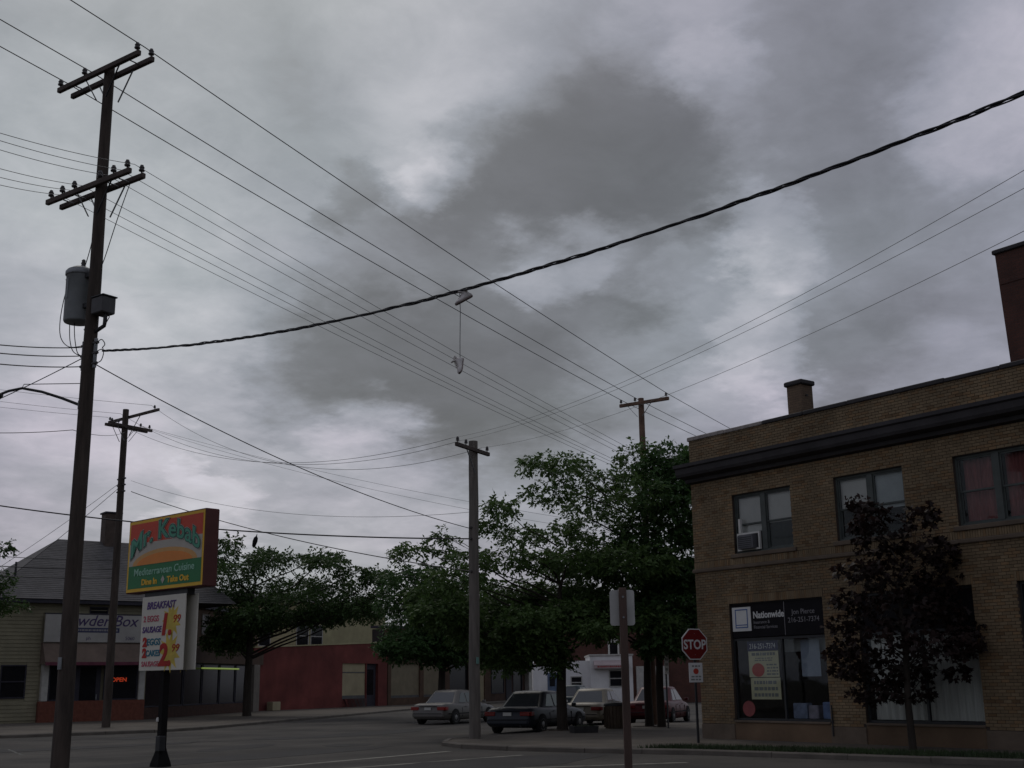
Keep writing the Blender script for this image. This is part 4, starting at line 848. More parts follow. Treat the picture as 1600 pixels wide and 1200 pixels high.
# far pole above the trees
p3 = thing('utility_pole', 'reddish wooden utility pole with single crossarm rising above the trees', 'utility pole', (33.96, 36.93, .0), A1)
pole_mesh(13.35, .17, .12).build('pole', M['arm_red'], p3); arm(p3, -.95, 1.4, -.16, 13.12, M['arm_red'], .1, .14); braces(p3, -.16, 13.1, M['galv'], .55, .55, .12)
for s in (-.88, -.2, 1.28): insulator(p3, (s, -.16, 13.19), 1.1)
arm(p3, -.95, 1.15, -.16, 10.08, M['arm_red'])
# ================================================================== wires
WOBJ = {}
for (nm, a, b, sag, r, lab, grp) in WIRES:
    a = Vector(a); b = Vector(b); n = 48
    fn = lambda t: a + (b - a) * t - Vector((0, 0, 4 * sag * t * (1 - t)))
    if nm == 'service_cable':
        root = thing(nm, lab, 'cable', a); N_ = 800; pitch = 1.15; Ln = (b - a).length
        for k in range(3):
            pts = []
            for i in range(N_ + 1):
                t = i / N_; p = fn(t) - a; ph = 2 * pi * Ln * t / pitch + k * 2 * pi / 3 + .5 * sin(t * 44); loose = .016 + .007 * sin(t * 59 + k) * sin(t * 21)
                pts.append(p + Vector((cos(ph) * loose * .985, cos(ph) * loose * .17, sin(ph) * loose)))
            MB().tube(pts, .0155 if k else .011, 6).build('strand', M['wire'], root)
        continue
    o = MB().tube([fn(i / n) - a for i in range(n + 1)], r, 5).build(nm, M['wire_alu'] if r < .01 else M['wire'], None, a); tag(o, lab, 'cable', grp)
# shoes thrown over the cable
m_shoe = mat('shoe_grey', (.55, .52, .50), .8, .2, 8, .2, 40); m_sole = mat('shoe_sole', (.20, .16, .15), .8, .2, 8)
def shoe(label, loc, xd, zd, group):
    root = thing('sneaker', label, 'shoe', loc, 0, group); xd = Vector(xd).normalized(); zd = Vector(zd); zd = (zd - xd * zd.dot(xd)).normalized(); yd = zd.cross(xd); root.rotation_euler = Matrix((xd, yd, zd)).transposed().to_euler(); root.scale = (1.05, 1.15, 1.15)
    L_ = .30; st = [(0, .028, .0, .055), (.03, .036, .0, .10), (.08, .038, .0, .125), (.12, .038, .0, .115), (.17, .042, .0, .085), (.22, .046, .0, .062), (.265, .042, .0, .05), (.295, .025, .0, .03)]
    up = MB(); up.loft([[(x, w * cos(t * pi / 7) * (.75 if sin(t * pi / 7) > .75 else 1), z0 + .018 + (h - .018) * max(0, sin(t * pi / 7)) if t <= 7 else z0 + .016) for t in range(0, 14)] for x, w, z0, h in st], smooth=True); up.build('upper', m_shoe, root)
    so = MB(); so.loft([[(x, w * 1.08 * cos(t * pi / 6), z0 + .012 + .012 * (1 if sin(t * pi / 6) > 0 else -1)) for t in range(12)] for x, w, z0, h in st]); so.build('sole', m_sole, root)
    tg = MB(); tg.bar((.10, 0, .11), (.16, 0, .155), .05, .012); tg.build('tongue', m_shoe, root)
    cl = MB(); cl.lathe([(.030, .10), (.036, .13), (.030, .132), (.024, .11)], (.05, 0, 0), 12); cl.build('collar', m_shoe, root)
    for i in range(4): MB().tube([(.13 + i * .025, -.03, .098 - i * .012), (.13 + i * .025, 0, .115 - i * .014), (.13 + i * .025, .03, .098 - i * .012)], .004, 5).build('lace', M['white'], root)
    return root
shoe('pale sneaker hanging right under the twisted cable', (10.40, 15.12, 7.74), (-.80, .42, -.52), (-.40, .30, .86), 'pair of shoes on the cable')
shoe('pale sneaker dangling lower on a long lace', (10.29, 15.25, 6.72), (-.35, -.35, -.80), (-.75, .2, .5), 'pair of shoes on the cable')
o = MB().tube([(10.21, 15.21, 7.84), (10.23, 15.22, 7.5), (10.235, 15.24, 7.0), (10.235, 15.24, 6.66)], .006, 5).build('shoe_lace', M['wire_alu']); tag(o, 'long thin lace linking the two hanging shoes', 'shoelace')
# dark thing dangling from the communication cable
mb = MB(); mb.lathe([(.01, -.42), (.06, -.36), (.085, -.2), (.07, -.08), (.02, -.02), (.008, .06)], n=12); o = mb.build('dangling_object', M['black'], None, (17.30, 38.05, 6.72)); o.rotation_euler = (0, radians(14), radians(-36)); tag(o, 'small black object dangling under the cable above the left tree', 'hanging object')
# ================================================================== restaurant street sign
SA = radians(-79.4); SP = (10.94, 28.94, 0)
ks = thing('restaurant_sign', 'red and green lightbox sign for a kebab restaurant on a post', 'sign', SP, SA)
m_box = mat('sign_cabinet', (.10, .028, .024), .6, .2, 2, .1, 20, stain=.2)
W2, ZB, ZT, TH = 1.73, 4.08, 5.90, .19
MB().bbox((-W2, -TH, ZB), (W2, TH, ZT), .02).build('cabinet', m_box, ks)
MB().box((-.08, -.08, 0), (.08, .08, ZB)).build('post', mat('post_dark', (.012, .011, .011), .8, .2, 3, spec=.1), ks)
MB().loft([[(-r, -r, z), (r, -r, z), (r, r, z), (-r, r, z)] for r, z in ((.18, 0), (.17, .08), (.11, .3), (.085, .42))]).build('post_base', mat('post_dark', (.012, .011, .011)), ks)
MB().bbox((.06, -.20, .36), (.24, -.04, .70), .01).build('switch_box', M['dark_metal'], ks); MB().lathe([(.03, 0), (.035, .05), (.02, .1)], (-.06, -.1, 1.02), 8).build('reflector', M['white'], ks)
m_yel = mat('face_yellow', (.75, .44, .02), .5, .06, 2); m_fred = mat('face_red', (.58, .05, .015), .5, .08, 2); m_fgrn = mat('face_green', (.01, .17, .05), .5, .08, 2); m_fwh = mat('face_white', (.45, .42, .36), .5, .06, 2); m_for = mat('face_orange', (.75, .24, .03), .5, .08, 2); m_fy2 = mat('face_gold', (.62, .33, .10), .5, .08, 2)
m_teal = mat('letter_teal', (.06, .30, .19), .5, .1, 3); m_lgr = mat('letter_mint', (.28, .52, .38), .5, .1, 3); m_dkg = mat('letter_outline', (.015, .06, .05), .5, .1, 3)
for side in (1, -1):
    f_ = lambda k: -side * (TH + .001 + k * .004)
    ux = (side, 0, 0)
    def panel(nm, pts, k, m): MB().loft([[(side * x, f_(k), z) for x, z in pts], [(side * x, f_(k) - side * .003, z) for x, z in pts]]).build(nm, m, ks)
    w = W2 - .03; fr_ = [(-w, ZB + .03), (w, ZB + .03), (w, ZT - .03), (-w, ZT - .03)]; panel('face_border', fr_, 0, m_yel); w -= .07
    za, zb_ = ZB + .11, ZT - .10; zg = za + .56
    panel('green_field', [(-w, za), (w, za), (w, zg), (-w, zg)], 1, m_fgrn)
    panel('white_field', [(-w, zg), (w, zg), (w, zb_ - .5), (-w, zb_ - .5)], 1, m_fwh); panel('red_field', [(-w, zb_ - .5), (w, zb_ - .5), (w, zb_), (-w, zb_)], 1, m_fred)
    for k, (rx, rz2, mm) in enumerate(((1.45, .36, m_fy2), (1.25, .26, m_for))): panel('sunrise', [(rx * cos(t * pi / 18), zg + .002 + rz2 * sin(t * pi / 18)) for t in range(19)], 2 + k, mm)
    y4, y5 = f_(5), f_(6.5)
    zt_ = zg + .28
    text('lettering', 'Mr. Kebab', .62, m_fwh, ks, (0, f_(4.2), zt_), ux, Z_, bold=.042, arc=.34, sx=1.2, extr=.001); text('lettering', 'Mr. Kebab', .62, m_dkg, ks, (0, f_(5.0), zt_), ux, Z_, bold=.030, arc=.34, sx=1.2, extr=.001); text('lettering', 'Mr. Kebab', .62, m_teal, ks, (0, f_(5.8), zt_), ux, Z_, bold=.008, arc=.34, sx=1.2, extr=.001)
    text('lettering', 'Mediterranean Cuisine', .25, m_lgr, ks, (0, f_(3), za + .31), ux, Z_, bold=.003, sx=1.18)
    text('lettering', 'Dine In', .20, m_yel, ks, (-.62, f_(3), za + .07), ux, Z_, bold=.008, sx=1.2); text('lettering', 'Take Out', .20, m_yel, ks, (.66, f_(3), za + .07), ux, Z_, bold=.008, sx=1.2)
    panel('diamond', [(-.085, za + .15), (0, za + .05), (.085, za + .15), (0, za + .25)], 3, m_fwh)
MB().box((-.95, -.1, ZB - .14), (.95, .1, ZB)).build('hanger_rail', M['dark_metal'], ks)
m_pb = mat('price_paper', (.62, .59, .51), .7, .06, 1.5); m_star = mat('star_yellow', (.60, .45, .08), .7, .2, 3); m_r2 = mat('price_red', (.40, .02, .015), .7, .15, 3); m_bl = mat('price_blue', (.03, .16, .22), .7, .2, 3); m_vi = mat('price_violet', (.10, .05, .20), .7, .2, 3); m_pk = mat('price_pink', (.50, .10, .14), .7, .2, 3)
for side in (1, -1):
    pr = thing('price_board', 'white hand painted breakfast price board hanging below the kebab sign' if side == 1 else 'second price board seen edge-on behind the painted breakfast one', 'price board', SP, SA)
    y0 = -.12 * side; PW = .97
    xo_ = -.02 if side == 1 else .12
    MB().bbox((xo_ - PW, y0 - .012, 2.2), (xo_ + PW, y0 + .012, 3.96), .004).build('board', m_pb, pr)
    g_ = lambda k: y0 - side * (.0125 + .003 * k); ux = (side, 0, 0)
    for (cx, cz, r_) in ((.40, 3.35, .50), (.38, 2.62, .56)):
        pts = [(side * (cx * side + xo_ * side + (r_ if t % 2 else r_ * .55) * .85 * cos(t * pi / 11)), cz + (r_ if t % 2 else r_ * .55) * .9 * sin(t * pi / 11)) for t in range(22)]
        pts = [(max(xo_ - PW + .01, min(xo_ + PW - .01, x)), z) for x, z in pts]
        MB().loft([[(x, g_(.3), z) for x, z in pts], [(x, g_(.6), z) for x, z in pts]]).build('starburst', m_star, pr)
    tx = lambda s_, sz, m_, x, z, b=0, sh=0, sx=1: text('lettering', s_, sz, m_, pr, (xo_ + side * x * 1.28, g_(2), z), ux, Z_, bold=b, shear=sh, sx=sx * 1.28)
    tx('BREAKFAST', .24, m_vi, -.08, 3.66, .005, .2, .8); tx('2 EGGS', .20, m_pk, -.40, 3.36, .004, 0, .85); tx('SAUSAGE', .20, m_vi, -.36, 3.10, .005, .1, .8)
    tx('1.', .68, m_r2, .12, 3.04, .03, .15, .85); tx('99', .26, m_r2, .48, 3.30, 0, .2)
    tx('2', .28, m_r2, -.58, 2.78, .02); tx('EGGS', .22, m_bl, -.28, 2.80, .006, .1, .9); tx('2', .28, m_r2, -.58, 2.52, .02); tx('CAKES', .20, m_bl, -.28, 2.54, .006, 0, .85); tx('SAUSAGE', .17, m_pk, -.36, 2.30, .003, 0, .85)
    tx('2.', .70, m_r2, .14, 2.32, .03, .1, .85); tx('99', .26, m_r2, .48, 2.62, 0, .2)
# ================================================================== stop sign and other signs
def octagon(r, y, c): return [(c[0] + r * cos(pi / 8 + k * pi / 4), y, c[1] + r * sin(pi / 8 + k * pi / 4)) for k in range(8)]
st = thing('stop_sign', 'red octagonal stop sign at the pavement edge beside the brick corner', 'stop sign', (24.73, 25.09, .12), radians(-9))
MB().bar((0, .04, 0), (0, .04, 3.05), .06, .04).build('post', M['dark_metal'], st)
c = (0, 2.66); MB().loft([octagon(.46, .012, c), octagon(.46, -.004, c)]).build('rim', m_wprint, st); MB().loft([octagon(.43, -.005, c), octagon(.43, -.007, c)]).build('face', mat('stop_red', (.16, .010, .010), .45, .06, 2), st)
text('lettering', 'STOP', .36, m_wprint, st, (0, -.011, 2.53), X_, Z_, bold=.008, sx=.88, extr=.002)
for zz_ in (2.95, 2.37): MB().tube([(0, -.014, zz_), (0, .0, zz_)], .012, 6).build('bolt', M['galv'], st)
rp = thing('rule_plate', 'small white notice plate fixed below the stop sign', 'sign', (24.73, 25.09, .12), radians(-9))
MB().bbox((-.23, -.006, 1.62), (.23, .012, 2.15), .004).build('plate', m_wprint, rp); mb = MB(); bars(mb, -.18, .18, 1.66, 1.82, -.0065, 2); bars(mb, -.14, .14, 2.02, 2.11, -.0065, 1); mb.build('print', m_grn, rp)
MB().loft([[(.09 * cos(t * pi / 10), y, 1.92 + .08 * sin(t * pi / 10)) for t in range(20)] for y in (-.0065, -.009)]).build('symbol', m_redp, rp)
fs = thing('sign_post', 'brown post carrying a blank sign back in the near foreground', 'sign', (10.62, 12.05, 0), radians(-36.4))
MB().bbox((-.048, -.045, 0), (.048, .05, 2.98), .01).build('post', mat('post_brown', (.08, .052, .042), .9, .3, 2, .4, 20, stretch=(3, 3, .4)), fs)
def rrect(x0, x1, z0, z1, r, y):
    o_ = []
    for cx, cz, a0 in ((x1 - r, z1 - r, 0), (x0 + r, z1 - r, 90), (x0 + r, z0 + r, 180), (x1 - r, z0 + r, 270)):
        for k in range(5): t = radians(a0 + k * 22.5); o_.append((cx + r * cos(t), y, cz + r * sin(t)))
    return o_
MB().loft([rrect(-.165, .155, 2.50, 2.955, .035, .052), rrect(-.165, .155, 2.50, 2.955, .035, .056)]).build('sign_back', mat('sign_back', (.40, .40, .38), .6, .12, 3, metal=.2), fs)
for zz_ in (2.6, 2.86): MB().tube([(0, -.06, zz_), (0, -.05, zz_)], .014, 6).build('bolt', M['galv'], fs)
ss = thing('parking_sign', 'narrow white parking sign seen at an angle between two tree trunks', 'sign', (31.6, 33.6, .12), radians(28))
MB().bar((0, 0, 0), (0, 0, 2.95), .05, .05).build('post', M['dark_metal'], ss); MB().loft([rrect(-.23, .23, 1.9, 2.85, .04, -.03), rrect(-.23, .23, 1.9, 2.85, .04, -.034)]).build('plate', m_wprint, ss); mb = MB(); bars(mb, -.17, .17, 2.0, 2.7, -.035, 4); mb.build('print', m_grn, ss)
# litter bin and planter
tb = thing('litter_bin', 'round brown ribbed litter bin on the corner pavement', 'litter bin', (30.6, 35.36, .12))
m_bin = mat('bin_brown', (.075, .055, .038), .85, .25, 4, .2, 25); MB().lathe([(.36, 0), (.38, .03), (.385, .78), (.36, .8)], (0, 0, 0), 28).build('body', m_bin, tb)
for k in range(20): t = 2 * pi * k / 20; MB().bar((.395 * cos(t), .395 * sin(t), .05), (.395 * cos(t), .395 * sin(t), .76), .06, .02).build('slat', m_bin, tb)
MB().lathe([(.41, .80), (.42, .83), (.40, .88), (.30, .92), (.17, .93), (.16, .90), (.15, .80)], (0, 0, 0), 28).build('lid', M['dark_metal'], tb)
pl = thing('planter', 'low dark planter of soil on the pavement before the parked cars', 'planter', (27.3, 33.2, .12), radians(-20))
mb = MB(); quad = [(-.45, -.28), (.45, -.28), (.45, .28), (-.45, .28)]; mb.loft([[(x * k, y * k, z) for x, y in quad] for k, z in ((.92, 0), (1, .22), (.9, .22), (.88, .15))]); mb.build('trough', M['dark_metal'], pl); MB().box((-.38, -.22, .1), (.38, .22, .17)).build('soil', M['soil'], pl)
for k in range(14):
    x, y = random.uniform(-.34, .34), random.uniform(-.18, .18); mb = MB()
    for j in range(5): a = random.uniform(0, 2 * pi); mb.add([(x, y, .16), (x + .09 * cos(a) - .02 * sin(a), y + .09 * sin(a) + .02 * cos(a), .24), (x + .15 * cos(a), y + .15 * sin(a), .22), (x + .09 * cos(a) + .02 * sin(a), y + .09 * sin(a) - .02 * cos(a), .24)], [(0, 1, 2, 3)])
    mb.build('plant_leaves', mat('planter_leaf', (.035, .05, .02), .7, .3, 4), pl)
# ================================================================== cars
m_cglass = mat('car_glass', (.05, .055, .06), .06, .1, 2, spec=.8); m_chrome = mat('chrome', (.55, .55, .55), .2, .1, 3, metal=1); m_plate = mat('plate', (.45, .45, .42), .6, .1, 4)
m_under = mat('underbody', (.012, .012, .012), .9, .2, 3)
def car(label, loc, ang, L_, W_, H_, paint, tail=None, rake=0, van=False):
    root = thing('parked_car', label, 'car', loc, ang, 'cars'); h = W_ / 2
    bel = .60 * H_; xs = lambda t: -L_ / 2 + t * L_
    st = [(0, .80, .34, .50), (.008, .86, .27, bel * .86), (.03, .93, .24, bel * .985), (.08, .975, .22, bel * 1.02), (.20, 1, .20, bel * 1.03), (.35, 1, .19, bel), (.55, 1, .19, bel * .985), (.72, .99, .19, bel * .98), (.82, .975, .20, bel * .93), (.92, .94, .22, bel * .84), (.975, .88, .25, bel * .74), (.995, .80, .30, bel * .62), (1.0, .74, .36, bel * .5)]
    def ring(t, k, zb, zt):
        w = h * k; d = zt - zb
        half = [(w * .86, zb), (w * .97, zb + d * .10), (w, zb + d * .35), (w * .995, zb + d * .58), (w * .97, zb + d * .82), (w * .92, zb + d * .95), (w * .80, zt), (w * .4, zt + .012)]
        return [(xs(t), y, z) for y, z in half] + [(xs(t), 0, zt + .018)] + [(xs(t), -y, z) for y, z in reversed(half)]
    b = MB(); b.loft([ring(*s) for s in st], smooth=True); bo = b.build('body', paint, root)
    x0, x1, r0, r1 = (.10, .76, .16, .58) if van else (.19, .735, .315, .575)
    zb, zr = bel * .99, H_ - .03; yb, yr = h * .90, h * .70
    def cr(xa, xb, y, z, c): return [(xs(xa), -y + c, z), (xs(xa) + c, -y, z), (xs(xb) - c, -y, z), (xs(xb), -y + c, z), (xs(xb), y - c, z), (xs(xb) - c, y, z), (xs(xa) + c, y, z), (xs(xa), y - c, z)]
    cb = MB(); cb.loft([cr(x0 - .01, x1 + .01, yb + .01, zb - .07, .12), cr(x0, x1, yb, zb - .05, .12), cr(r0, r1, yr, zr - .05, .14), cr(r0 + .008, r1 - .006, yr * .97, zr - .02, .14), cr(r0 + .025, r1 - .02, yr * .9, zr + .005, .14), cr(r0 + .07, r1 - .07, yr * .55, H_, .10), cr(r0 + .11, r1 - .11, yr * .2, H_ + .006, .04)], smooth=True); cb.build('cabin', paint, root)
    lerp = lambda a, b_, t: a + (b_ - a) * t
    def slab(nm, P, n_, m_, par=root, th=.012):
        P = [Vector(p) for p in P]; nn = Vector(n_).normalized() * th; MB().loft([[p for p in P], [p + nn for p in P]]).build(nm, m_, par)
    def sp(u, v, s): return (lerp(xs(lerp(x0, x1, u)), xs(lerp(r0, r1, u)), v), s * lerp(yb, yr, v), lerp(zb - .05, zr - .05, v))
    def rp_(w, v, rear=True): a, c = (x0, r0) if rear else (x1, r1); return (xs(lerp(a, c, v)), w * lerp(yb - .12, yr - .14, v), lerp(zb - .05, zr - .05, v))
    for s in (-1, 1):
        nv = (0, s, .35)
        for (u0, u1) in ((.12, .40), (.43, .90)):
            slab('side_window', [sp(u0 + .02, .16, s), sp(u1, .16, s), sp(u1 - (.06 if u1 > .8 else 0), .90, s), sp(u0 + (.06 if u0 < .2 else .02), .90, s)], nv, m_cglass)
    nr = (-1, 0, (x0 - r0) * -L_ / (zr - zb) * 1.0); slab('rear_window', [rp_(-.98, .14), rp_(.98, .14), rp_(.98, .93), rp_(-.98, .93)], nr, m_cglass)
    nf = (1, 0, (x1 - r1) * L_ / (zr - zb)); slab('windshield', [rp_(-.98, .12, False), rp_(.98, .12, False), rp_(.98, .93, False), rp_(-.98, .93, False)], nf, m_cglass)
    tl = tail or mat('tail_red', (.16, .008, .006), .25, .1, 3)
    for s in (-1, 1):
        y0, y1 = sorted((s * h * .52, s * h * .93)); MB().bbox((xs(0) - .005, y0, bel * .70), (xs(.035), y1, bel * .86), .015).build('tail_light', tl, root)
        MB().bbox((xs(.012), min(s * h * .90, s * h * .995), bel * .70), (xs(.055), max(s * h * .90, s * h * .995), bel * .86), .01).build('side_marker', tl, root)
        y0, y1 = sorted((s * h * .42, s * h * .80)); MB().bbox((xs(.975), y0, bel * .56), (xs(1.0) + .01, y1, bel * .70), .02).build('headlight', m_chrome, root)
        y0, y1 = sorted((s * h * .99, s * (h * .99 + .16))); MB().bbox((xs(.675), y0, bel + .0), (xs(.70), y1, bel + .12), .02).build('mirror', paint, root)
        for u in (.36, .55): MB().bbox((xs(u), min(s * h * .985, s * (h + .018)), bel * .84), (xs(u) + .18, max(s * h * .985, s * (h + .018)), bel * .865), .005).build('door_handle', paint, root)
        for u in (.305, .47, .675): MB().box((xs(u), min(s * h * .96, s * (h + .0015)), .32), (xs(u) + .012, max(s * h * .96, s * (h + .0015)), bel * .80)).build('door_gap', m_under, root)
        MB().box((xs(.06), min(s * h * .98, s * (h + .008)), bel * .50), (xs(.90), max(s * h * .98, s * (h + .008)), bel * .545)).build('rub_strip', m_under, root)
        for u in (.185, .81):
            wr = MB(); wr.loft([[(xs(u) + .375 * cos(t * pi / 12), s * (h * .9), .33 + .375 * sin(t * pi / 12)) for t in range(24)], [(xs(u) + .36 * cos(t * pi / 12), s * (h + .006), .33 + .36 * sin(t * pi / 12)) for t in range(24)]]); wr.build('wheel_arch', m_under, root)
            ty = MB(); ty.loft([[(xs(u) + r_ * cos(t * pi / 12), s * (h - .19 + y), .315 + r_ * sin(t * pi / 12)) for t in range(24)] for r_, y in ((.24, 0), (.30, .0), (.315, .03), (.315, .17), (.30, .205), (.21, .212))], smooth=False); w_ = ty.build('wheel', M['rubber'], root)
            rm = MB(); rm.loft([[(xs(u) + r_ * cos(t * pi / 12), s * (h - .19 + y), .315 + r_ * sin(t * pi / 12)) for t in range(24)] for r_, y in ((.205, .20), (.20, .214), (.17, .205), (.06, .218), (.02, .222))]); rm.build('rim', mat('rim', (.22, .22, .22), .4, .2, 5, metal=.6), w_)
    MB().bbox((xs(0) - .03, -h * .86, .34), (xs(.02), h * .86, .52), .03).build('rear_bumper', paint, root); MB().box((xs(0) - .036, -h * .8, .47), (xs(0) - .0305, h * .8, .50)).build('bumper_strip', m_under, root)
    MB().bbox((xs(.985), -h * .78, .32), (xs(1.0) + .04, h * .78, .48), .03).build('front_bumper', paint, root)
    MB().box((xs(0) - .012, -.17, bel * .70), (xs(0) + .01, .17, bel * .70 + .12)).build('number_plate', m_plate, root)
    MB().box((xs(0) - .006, -h * .5, bel * .885), (xs(.01), h * .5, bel * .90)).build('boot_gap', m_under, root)
    MB().box((xs(.06), -h * .8, .2), (xs(.94), h * .8, .26)).build('underbody', m_under, root)
    MB().tube([(xs(0) - .02, -h * .55, .27), (xs(.05), -h * .55, .27)], .03, 8).build('exhaust', M['dark_metal'], root)
    return root
def paint(nm, c, r=.38, metal=.05): return mat(nm, c, r, .06, 1.5, metal=metal, spec=.3)
lit = mat('tail_lit', (.12, .006, .005), .3, .1, 3, emit=((1, .05, .02), .012)); lit2 = mat('tail_lit_pale', (.5, .08, .06), .3, .1, 3, emit=((1, .25, .18), .22))
def put(rear, ang, L_): return (rear[0] + cos(ang) * L_ / 2, rear[1] + sin(ang) * L_ / 2, 0)
h1 = radians(26.6); h2 = radians(38)
car('silver grey sedan with lit tail lights driving away on the street', put((30.6, 48.3), h1, 5.1), h1, 5.1, 1.88, 1.52, paint('paint_silver', (.13, .122, .112)), lit)
car('dark blue sedan parked nearest, partly behind grey pole and tree trunk', put((26.85, 37.0), h1, 5.2), h1, 5.2, 1.95, 1.50, paint('paint_navy', (.022, .026, .034)))
car('beige sedan parked behind the litter bin', put((33.2, 40.6), radians(32), 4.8), radians(32), 4.8, 1.86, 1.52, paint('paint_beige', (.19, .165, .125)))
car('dark red sedan parked behind the two tree trunks', put((36.3, 39.9), radians(34), 4.9), radians(34), 4.9, 1.92, 1.55, paint('paint_red', (.09, .010, .012)))
car('dark teal car with bright tail light far back before the white building', put((45.2, 56.6), h2, 4.6), h2, 4.6, 1.8, 1.62, paint('paint_teal', (.03, .045, .05)), lit2, van=True)
car('pale car just showing beside the brick building corner', put((41.6, 38.7), h2, 4.6), h2, 4.6, 1.76, 1.46, paint('paint_white', (.30, .29, .28)))
# ================================================================== trees
def leaf_crown(name, parent, base, clumps, leaf, m, rt_, fw_, depth, dens, droop=.35, compound=True, fwd=0.0, full=False):
    """clumps: (sideways, height, half width, half height); sprays of leaflets fill each clump"""
    P = []; D = []; S = []; T = []
    ctr = []; hi = max(c[1] for c in clumps) * .62
    for (la, up, rx, rz_) in clumps:
        reps = 1 if (rx * rz_ < .12 or (up > hi and not full) or not compound) else 2
        for k in range(reps):
            dd = rng.uniform(-1, 1) * depth * (1.0 if rx * rz_ > .1 else .5) + fwd
            c_ = np.array([rt_[0] * la + fw_[0] * dd, rt_[1] * la + fw_[1] * dd, up]); ctr.append((c_, rx, rz_))
            n = max(10, int(dens * (rx + .25) * (rz_ + .2) * (4 if (up > hi or not compound) else 7.5)))
            u = rng.normal(size=(n, 3)); u /= np.linalg.norm(u, axis=1)[:, None]; rr = rng.uniform(.25, 1, n) ** .5
            off = u * rr[:, None] * np.array([rx * 1.05, rx * 1.05, rz_ * 1.0])
            p0 = c_ + off
            dr_ = u * np.array([1, 1, .35]) + rng.normal(size=(n, 3)) * .45; dr_[:, 2] -= droop * .6; dr_ /= np.linalg.norm(dr_, axis=1)[:, None]
            tn = rng.uniform(.0, 1.0, n) * .55 + .45 * (off[:, 2] / (rz_ + .01) * .5 + .5) * 0 + .2
            nl = 9 if compound else 3
            for j in range(nl):
                t = (j + .5) / nl; sg_ = 1 if j % 2 else -1
                ln = leaf * 2.6 if compound else leaf * 1.2
                q_ = p0 + dr_ * (ln * t) ; q_[:, 2] -= droop * (ln * t) ** 2 * 1.2
                side = np.cross(dr_, np.array([0, 0, 1.0])) + rng.normal(size=(n, 3)) * .3; side /= np.linalg.norm(side, axis=1)[:, None] + 1e-9
                ld = side * sg_ * .8 + dr_ * .5 + rng.normal(size=(n, 3)) * .25; ld[:, 2] -= .25; ld /= np.linalg.norm(ld, axis=1)[:, None]
                P.append(q_); D.append(ld); S.append(leaf * rng.uniform(.55, 1.5, n)); T.append(np.clip(tn + rng.normal(size=n) * .12, 0, 1))
    P = np.concatenate(P); D = np.concatenate(D); S = np.concatenate(S); T = np.concatenate(T); n = len(P)
    nrm = rng.normal(size=(n, 3)); nrm[:, 2] += 1.0; w = np.cross(D, nrm); w /= np.linalg.norm(w, axis=1)[:, None] + 1e-9
    wd = .24 if compound else .30
    if not compound:        # palmate leaves: three lobes from one stalk
        P = np.concatenate([P, P, P]); w3 = w.copy(); D = np.concatenate([D, D * .62 + w3 * .78, D * .62 - w3 * .78]); w = np.concatenate([w, w * .62 - D[:n] * .78, w * .62 + D[:n] * .78]); S = np.concatenate([S, S * .78, S * .78]); T = np.concatenate([T, T, T]); n = len(P)
    V = np.empty((n, 4, 3)); V[:, 0] = P; V[:, 1] = P + D * S[:, None] * .45 + w * S[:, None] * wd; V[:, 2] = P + D * S[:, None]; V[:, 3] = P + D * S[:, None] * .45 - w * S[:, None] * wd
    V[:, 1:4:2, 2] += (S * .06)[:, None]
    me = bpy.data.meshes.new(name); me.vertices.add(n * 4); me.vertices.foreach_set('co', V.reshape(-1)); me.loops.add(n * 4); me.loops.foreach_set('vertex_index', np.arange(n * 4)); me.polygons.add(n); me.polygons.foreach_set('loop_start', np.arange(n) * 4); me.polygons.foreach_set('loop_total', np.full(n, 4))
    at = me.attributes.new('tone', 'FLOAT', 'FACE'); at.data.foreach_set('value', T.astype(np.float32)); me.update(); me.validate(); me.materials.append(m)
    link(name, me, parent); return ctr
RT = (.8049, -.5934); FW = (.5934, .8049)
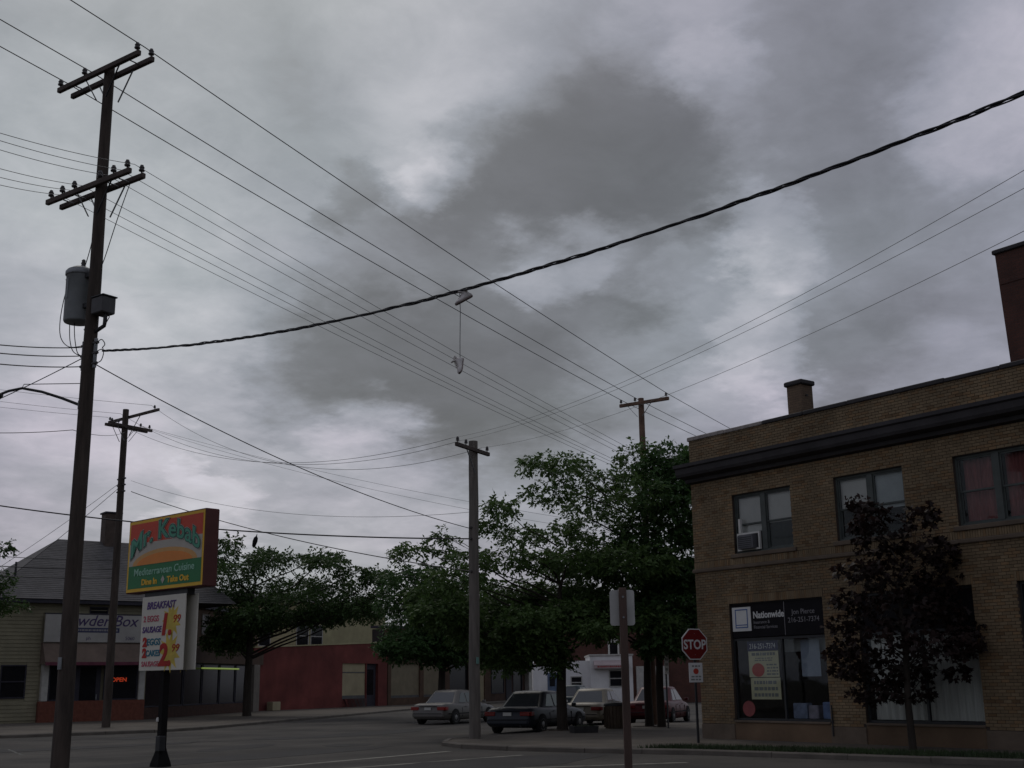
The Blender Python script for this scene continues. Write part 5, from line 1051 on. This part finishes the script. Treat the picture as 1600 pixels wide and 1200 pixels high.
def tree(spec, name, label, leaf, m, bark, trunk_r, fork, depth, dens, group=None, compound=True, droop=.35, lean=0, fwd=0.0, full=False):
    base, clumps = spec; root = thing(name, label, 'tree', (base[0], base[1], .1 if name != 'x' else 0), 0, group)
    cl = [(a, z - .1, rx, rz_) for a, z, rx, rz_ in clumps]
    ctr = leaf_crown('crown', root, base, cl, leaf, m, RT, FW, depth, dens, droop, compound, fwd, full)
    mb = MB(); top = max(c[1] for c in cl)
    tp = [(0, 0, -.15), (.02, .01, .15), (.0, .02, fork * .5), (lean * .5 + .03, -.02, fork), (lean + .05, .05, fork + (top - fork) * .45), (lean * 1.2 + .25, -.15, fork + (top - fork) * .62)]
    mb.tube(tp, [trunk_r * 1.35, trunk_r * 1.08, trunk_r * .95, trunk_r * .85, trunk_r * .42, trunk_r * .10], 12)
    for (c_, rx, rz_) in ctr:
        e = Vector(c_); d = sqrt(e.x ** 2 + e.y ** 2); zs = max(fork * .85, min(e.z - .25 - d * .38, fork + (top - fork) * .75)); t = (zs - fork) / (top - fork + 1e-6)
        s = Vector((lean * max(0, t), 0, zs)); mid = s.lerp(e, .55) + Vector((random.uniform(-.2, .2), random.uniform(-.2, .2), -.12 * d * .3 + random.uniform(-.1, .15))); r_ = trunk_r * (.30 if rx > .6 else .2) * (1 - .3 * max(0, t))
        mb.tube([s, s.lerp(mid, .5) + Vector((0, 0, .08)), mid, mid.lerp(e, .6) + Vector((random.uniform(-.1, .1), random.uniform(-.1, .1), .05)), e], [r_, r_ * .8, r_ * .6, r_ * .4, r_ * .15], 6)
        for k in range(4):
            a = random.uniform(0, 2 * pi); q = e + Vector((cos(a) * rx * .9, sin(a) * rx * .9, random.uniform(-.5, .9) * rz_)); mb.tube([mid.lerp(e, random.uniform(.4, .95)), e.lerp(q, .5) + Vector((0, 0, .05)), q], [r_ * .25, r_ * .16, .006], 5)
    mb.build('trunk', bark, root); return root
m_bark = mat('bark_dark', (.035, .028, .022), .95, .35, 3, .8, 18, stretch=(3, 3, .5))
lf1 = leafmat('locust_leaf', (.045, .085, .022), (.115, .19, .055)); lf2 = leafmat('locust_leaf_dark', (.032, .070, .020), (.075, .15, .045)); lf3 = leafmat('maple_purple', (.013, .008, .007), (.04, .021, .017)); lf4 = leafmat('left_tree_leaf', (.03, .06, .016), (.07, .125, .035))
tree(T1, 'street_tree', 'broad feathery green street tree between grey pole and dark trunk', .16, lf1, m_bark, .19, 2.6, 2.4, 38)
tree(T2, 'street_tree', 'tall feathery green street tree rising left of the far pole', .16, lf1, m_bark, .16, 3.0, 2.2, 33, fwd=-1.0)
tree(T3, 'street_tree', 'tall green street tree touching the corner of the brick building', .16, lf2, m_bark, .15, 3.0, 1.8, 34, fwd=-1.0, full=True)
tree(T0, 'street_tree', 'dense dark tree behind the grey middle pole', .19, lf2, m_bark, .2, 2.6, 2.6, 34)
tree(TL, 'street_tree', 'spreading tree behind the kebab sign shading the restaurant', .20, lf4, m_bark, .24, 3.6, 3.2, 32)
tree(TF, 'street_tree', 'green tree poking in at the left edge by the cream house', .18, lf4, m_bark, .2, 3.0, 1.6, 24)
tree(TM, 'maple_tree', 'young purple leaved maple before the brick building shop windows', .115, lf3, m_bark, .085, 2.2, 1.0, 54, compound=False, droop=.5)
for (x, y, r_) in ((28.36, 35.7, .7), (32.54, 35.64, .6), (25.47, 18.7, .0)):
    if r_: 
        pts = [(x + r_ * cos(k * pi / 8) * random.uniform(.9, 1.1), y + r_ * sin(k * pi / 8) * random.uniform(.9, 1.1)) for k in range(16)]; kind(MB().poly(pts, .11, .135).build('tree_pit', M['soil']), 'structure')
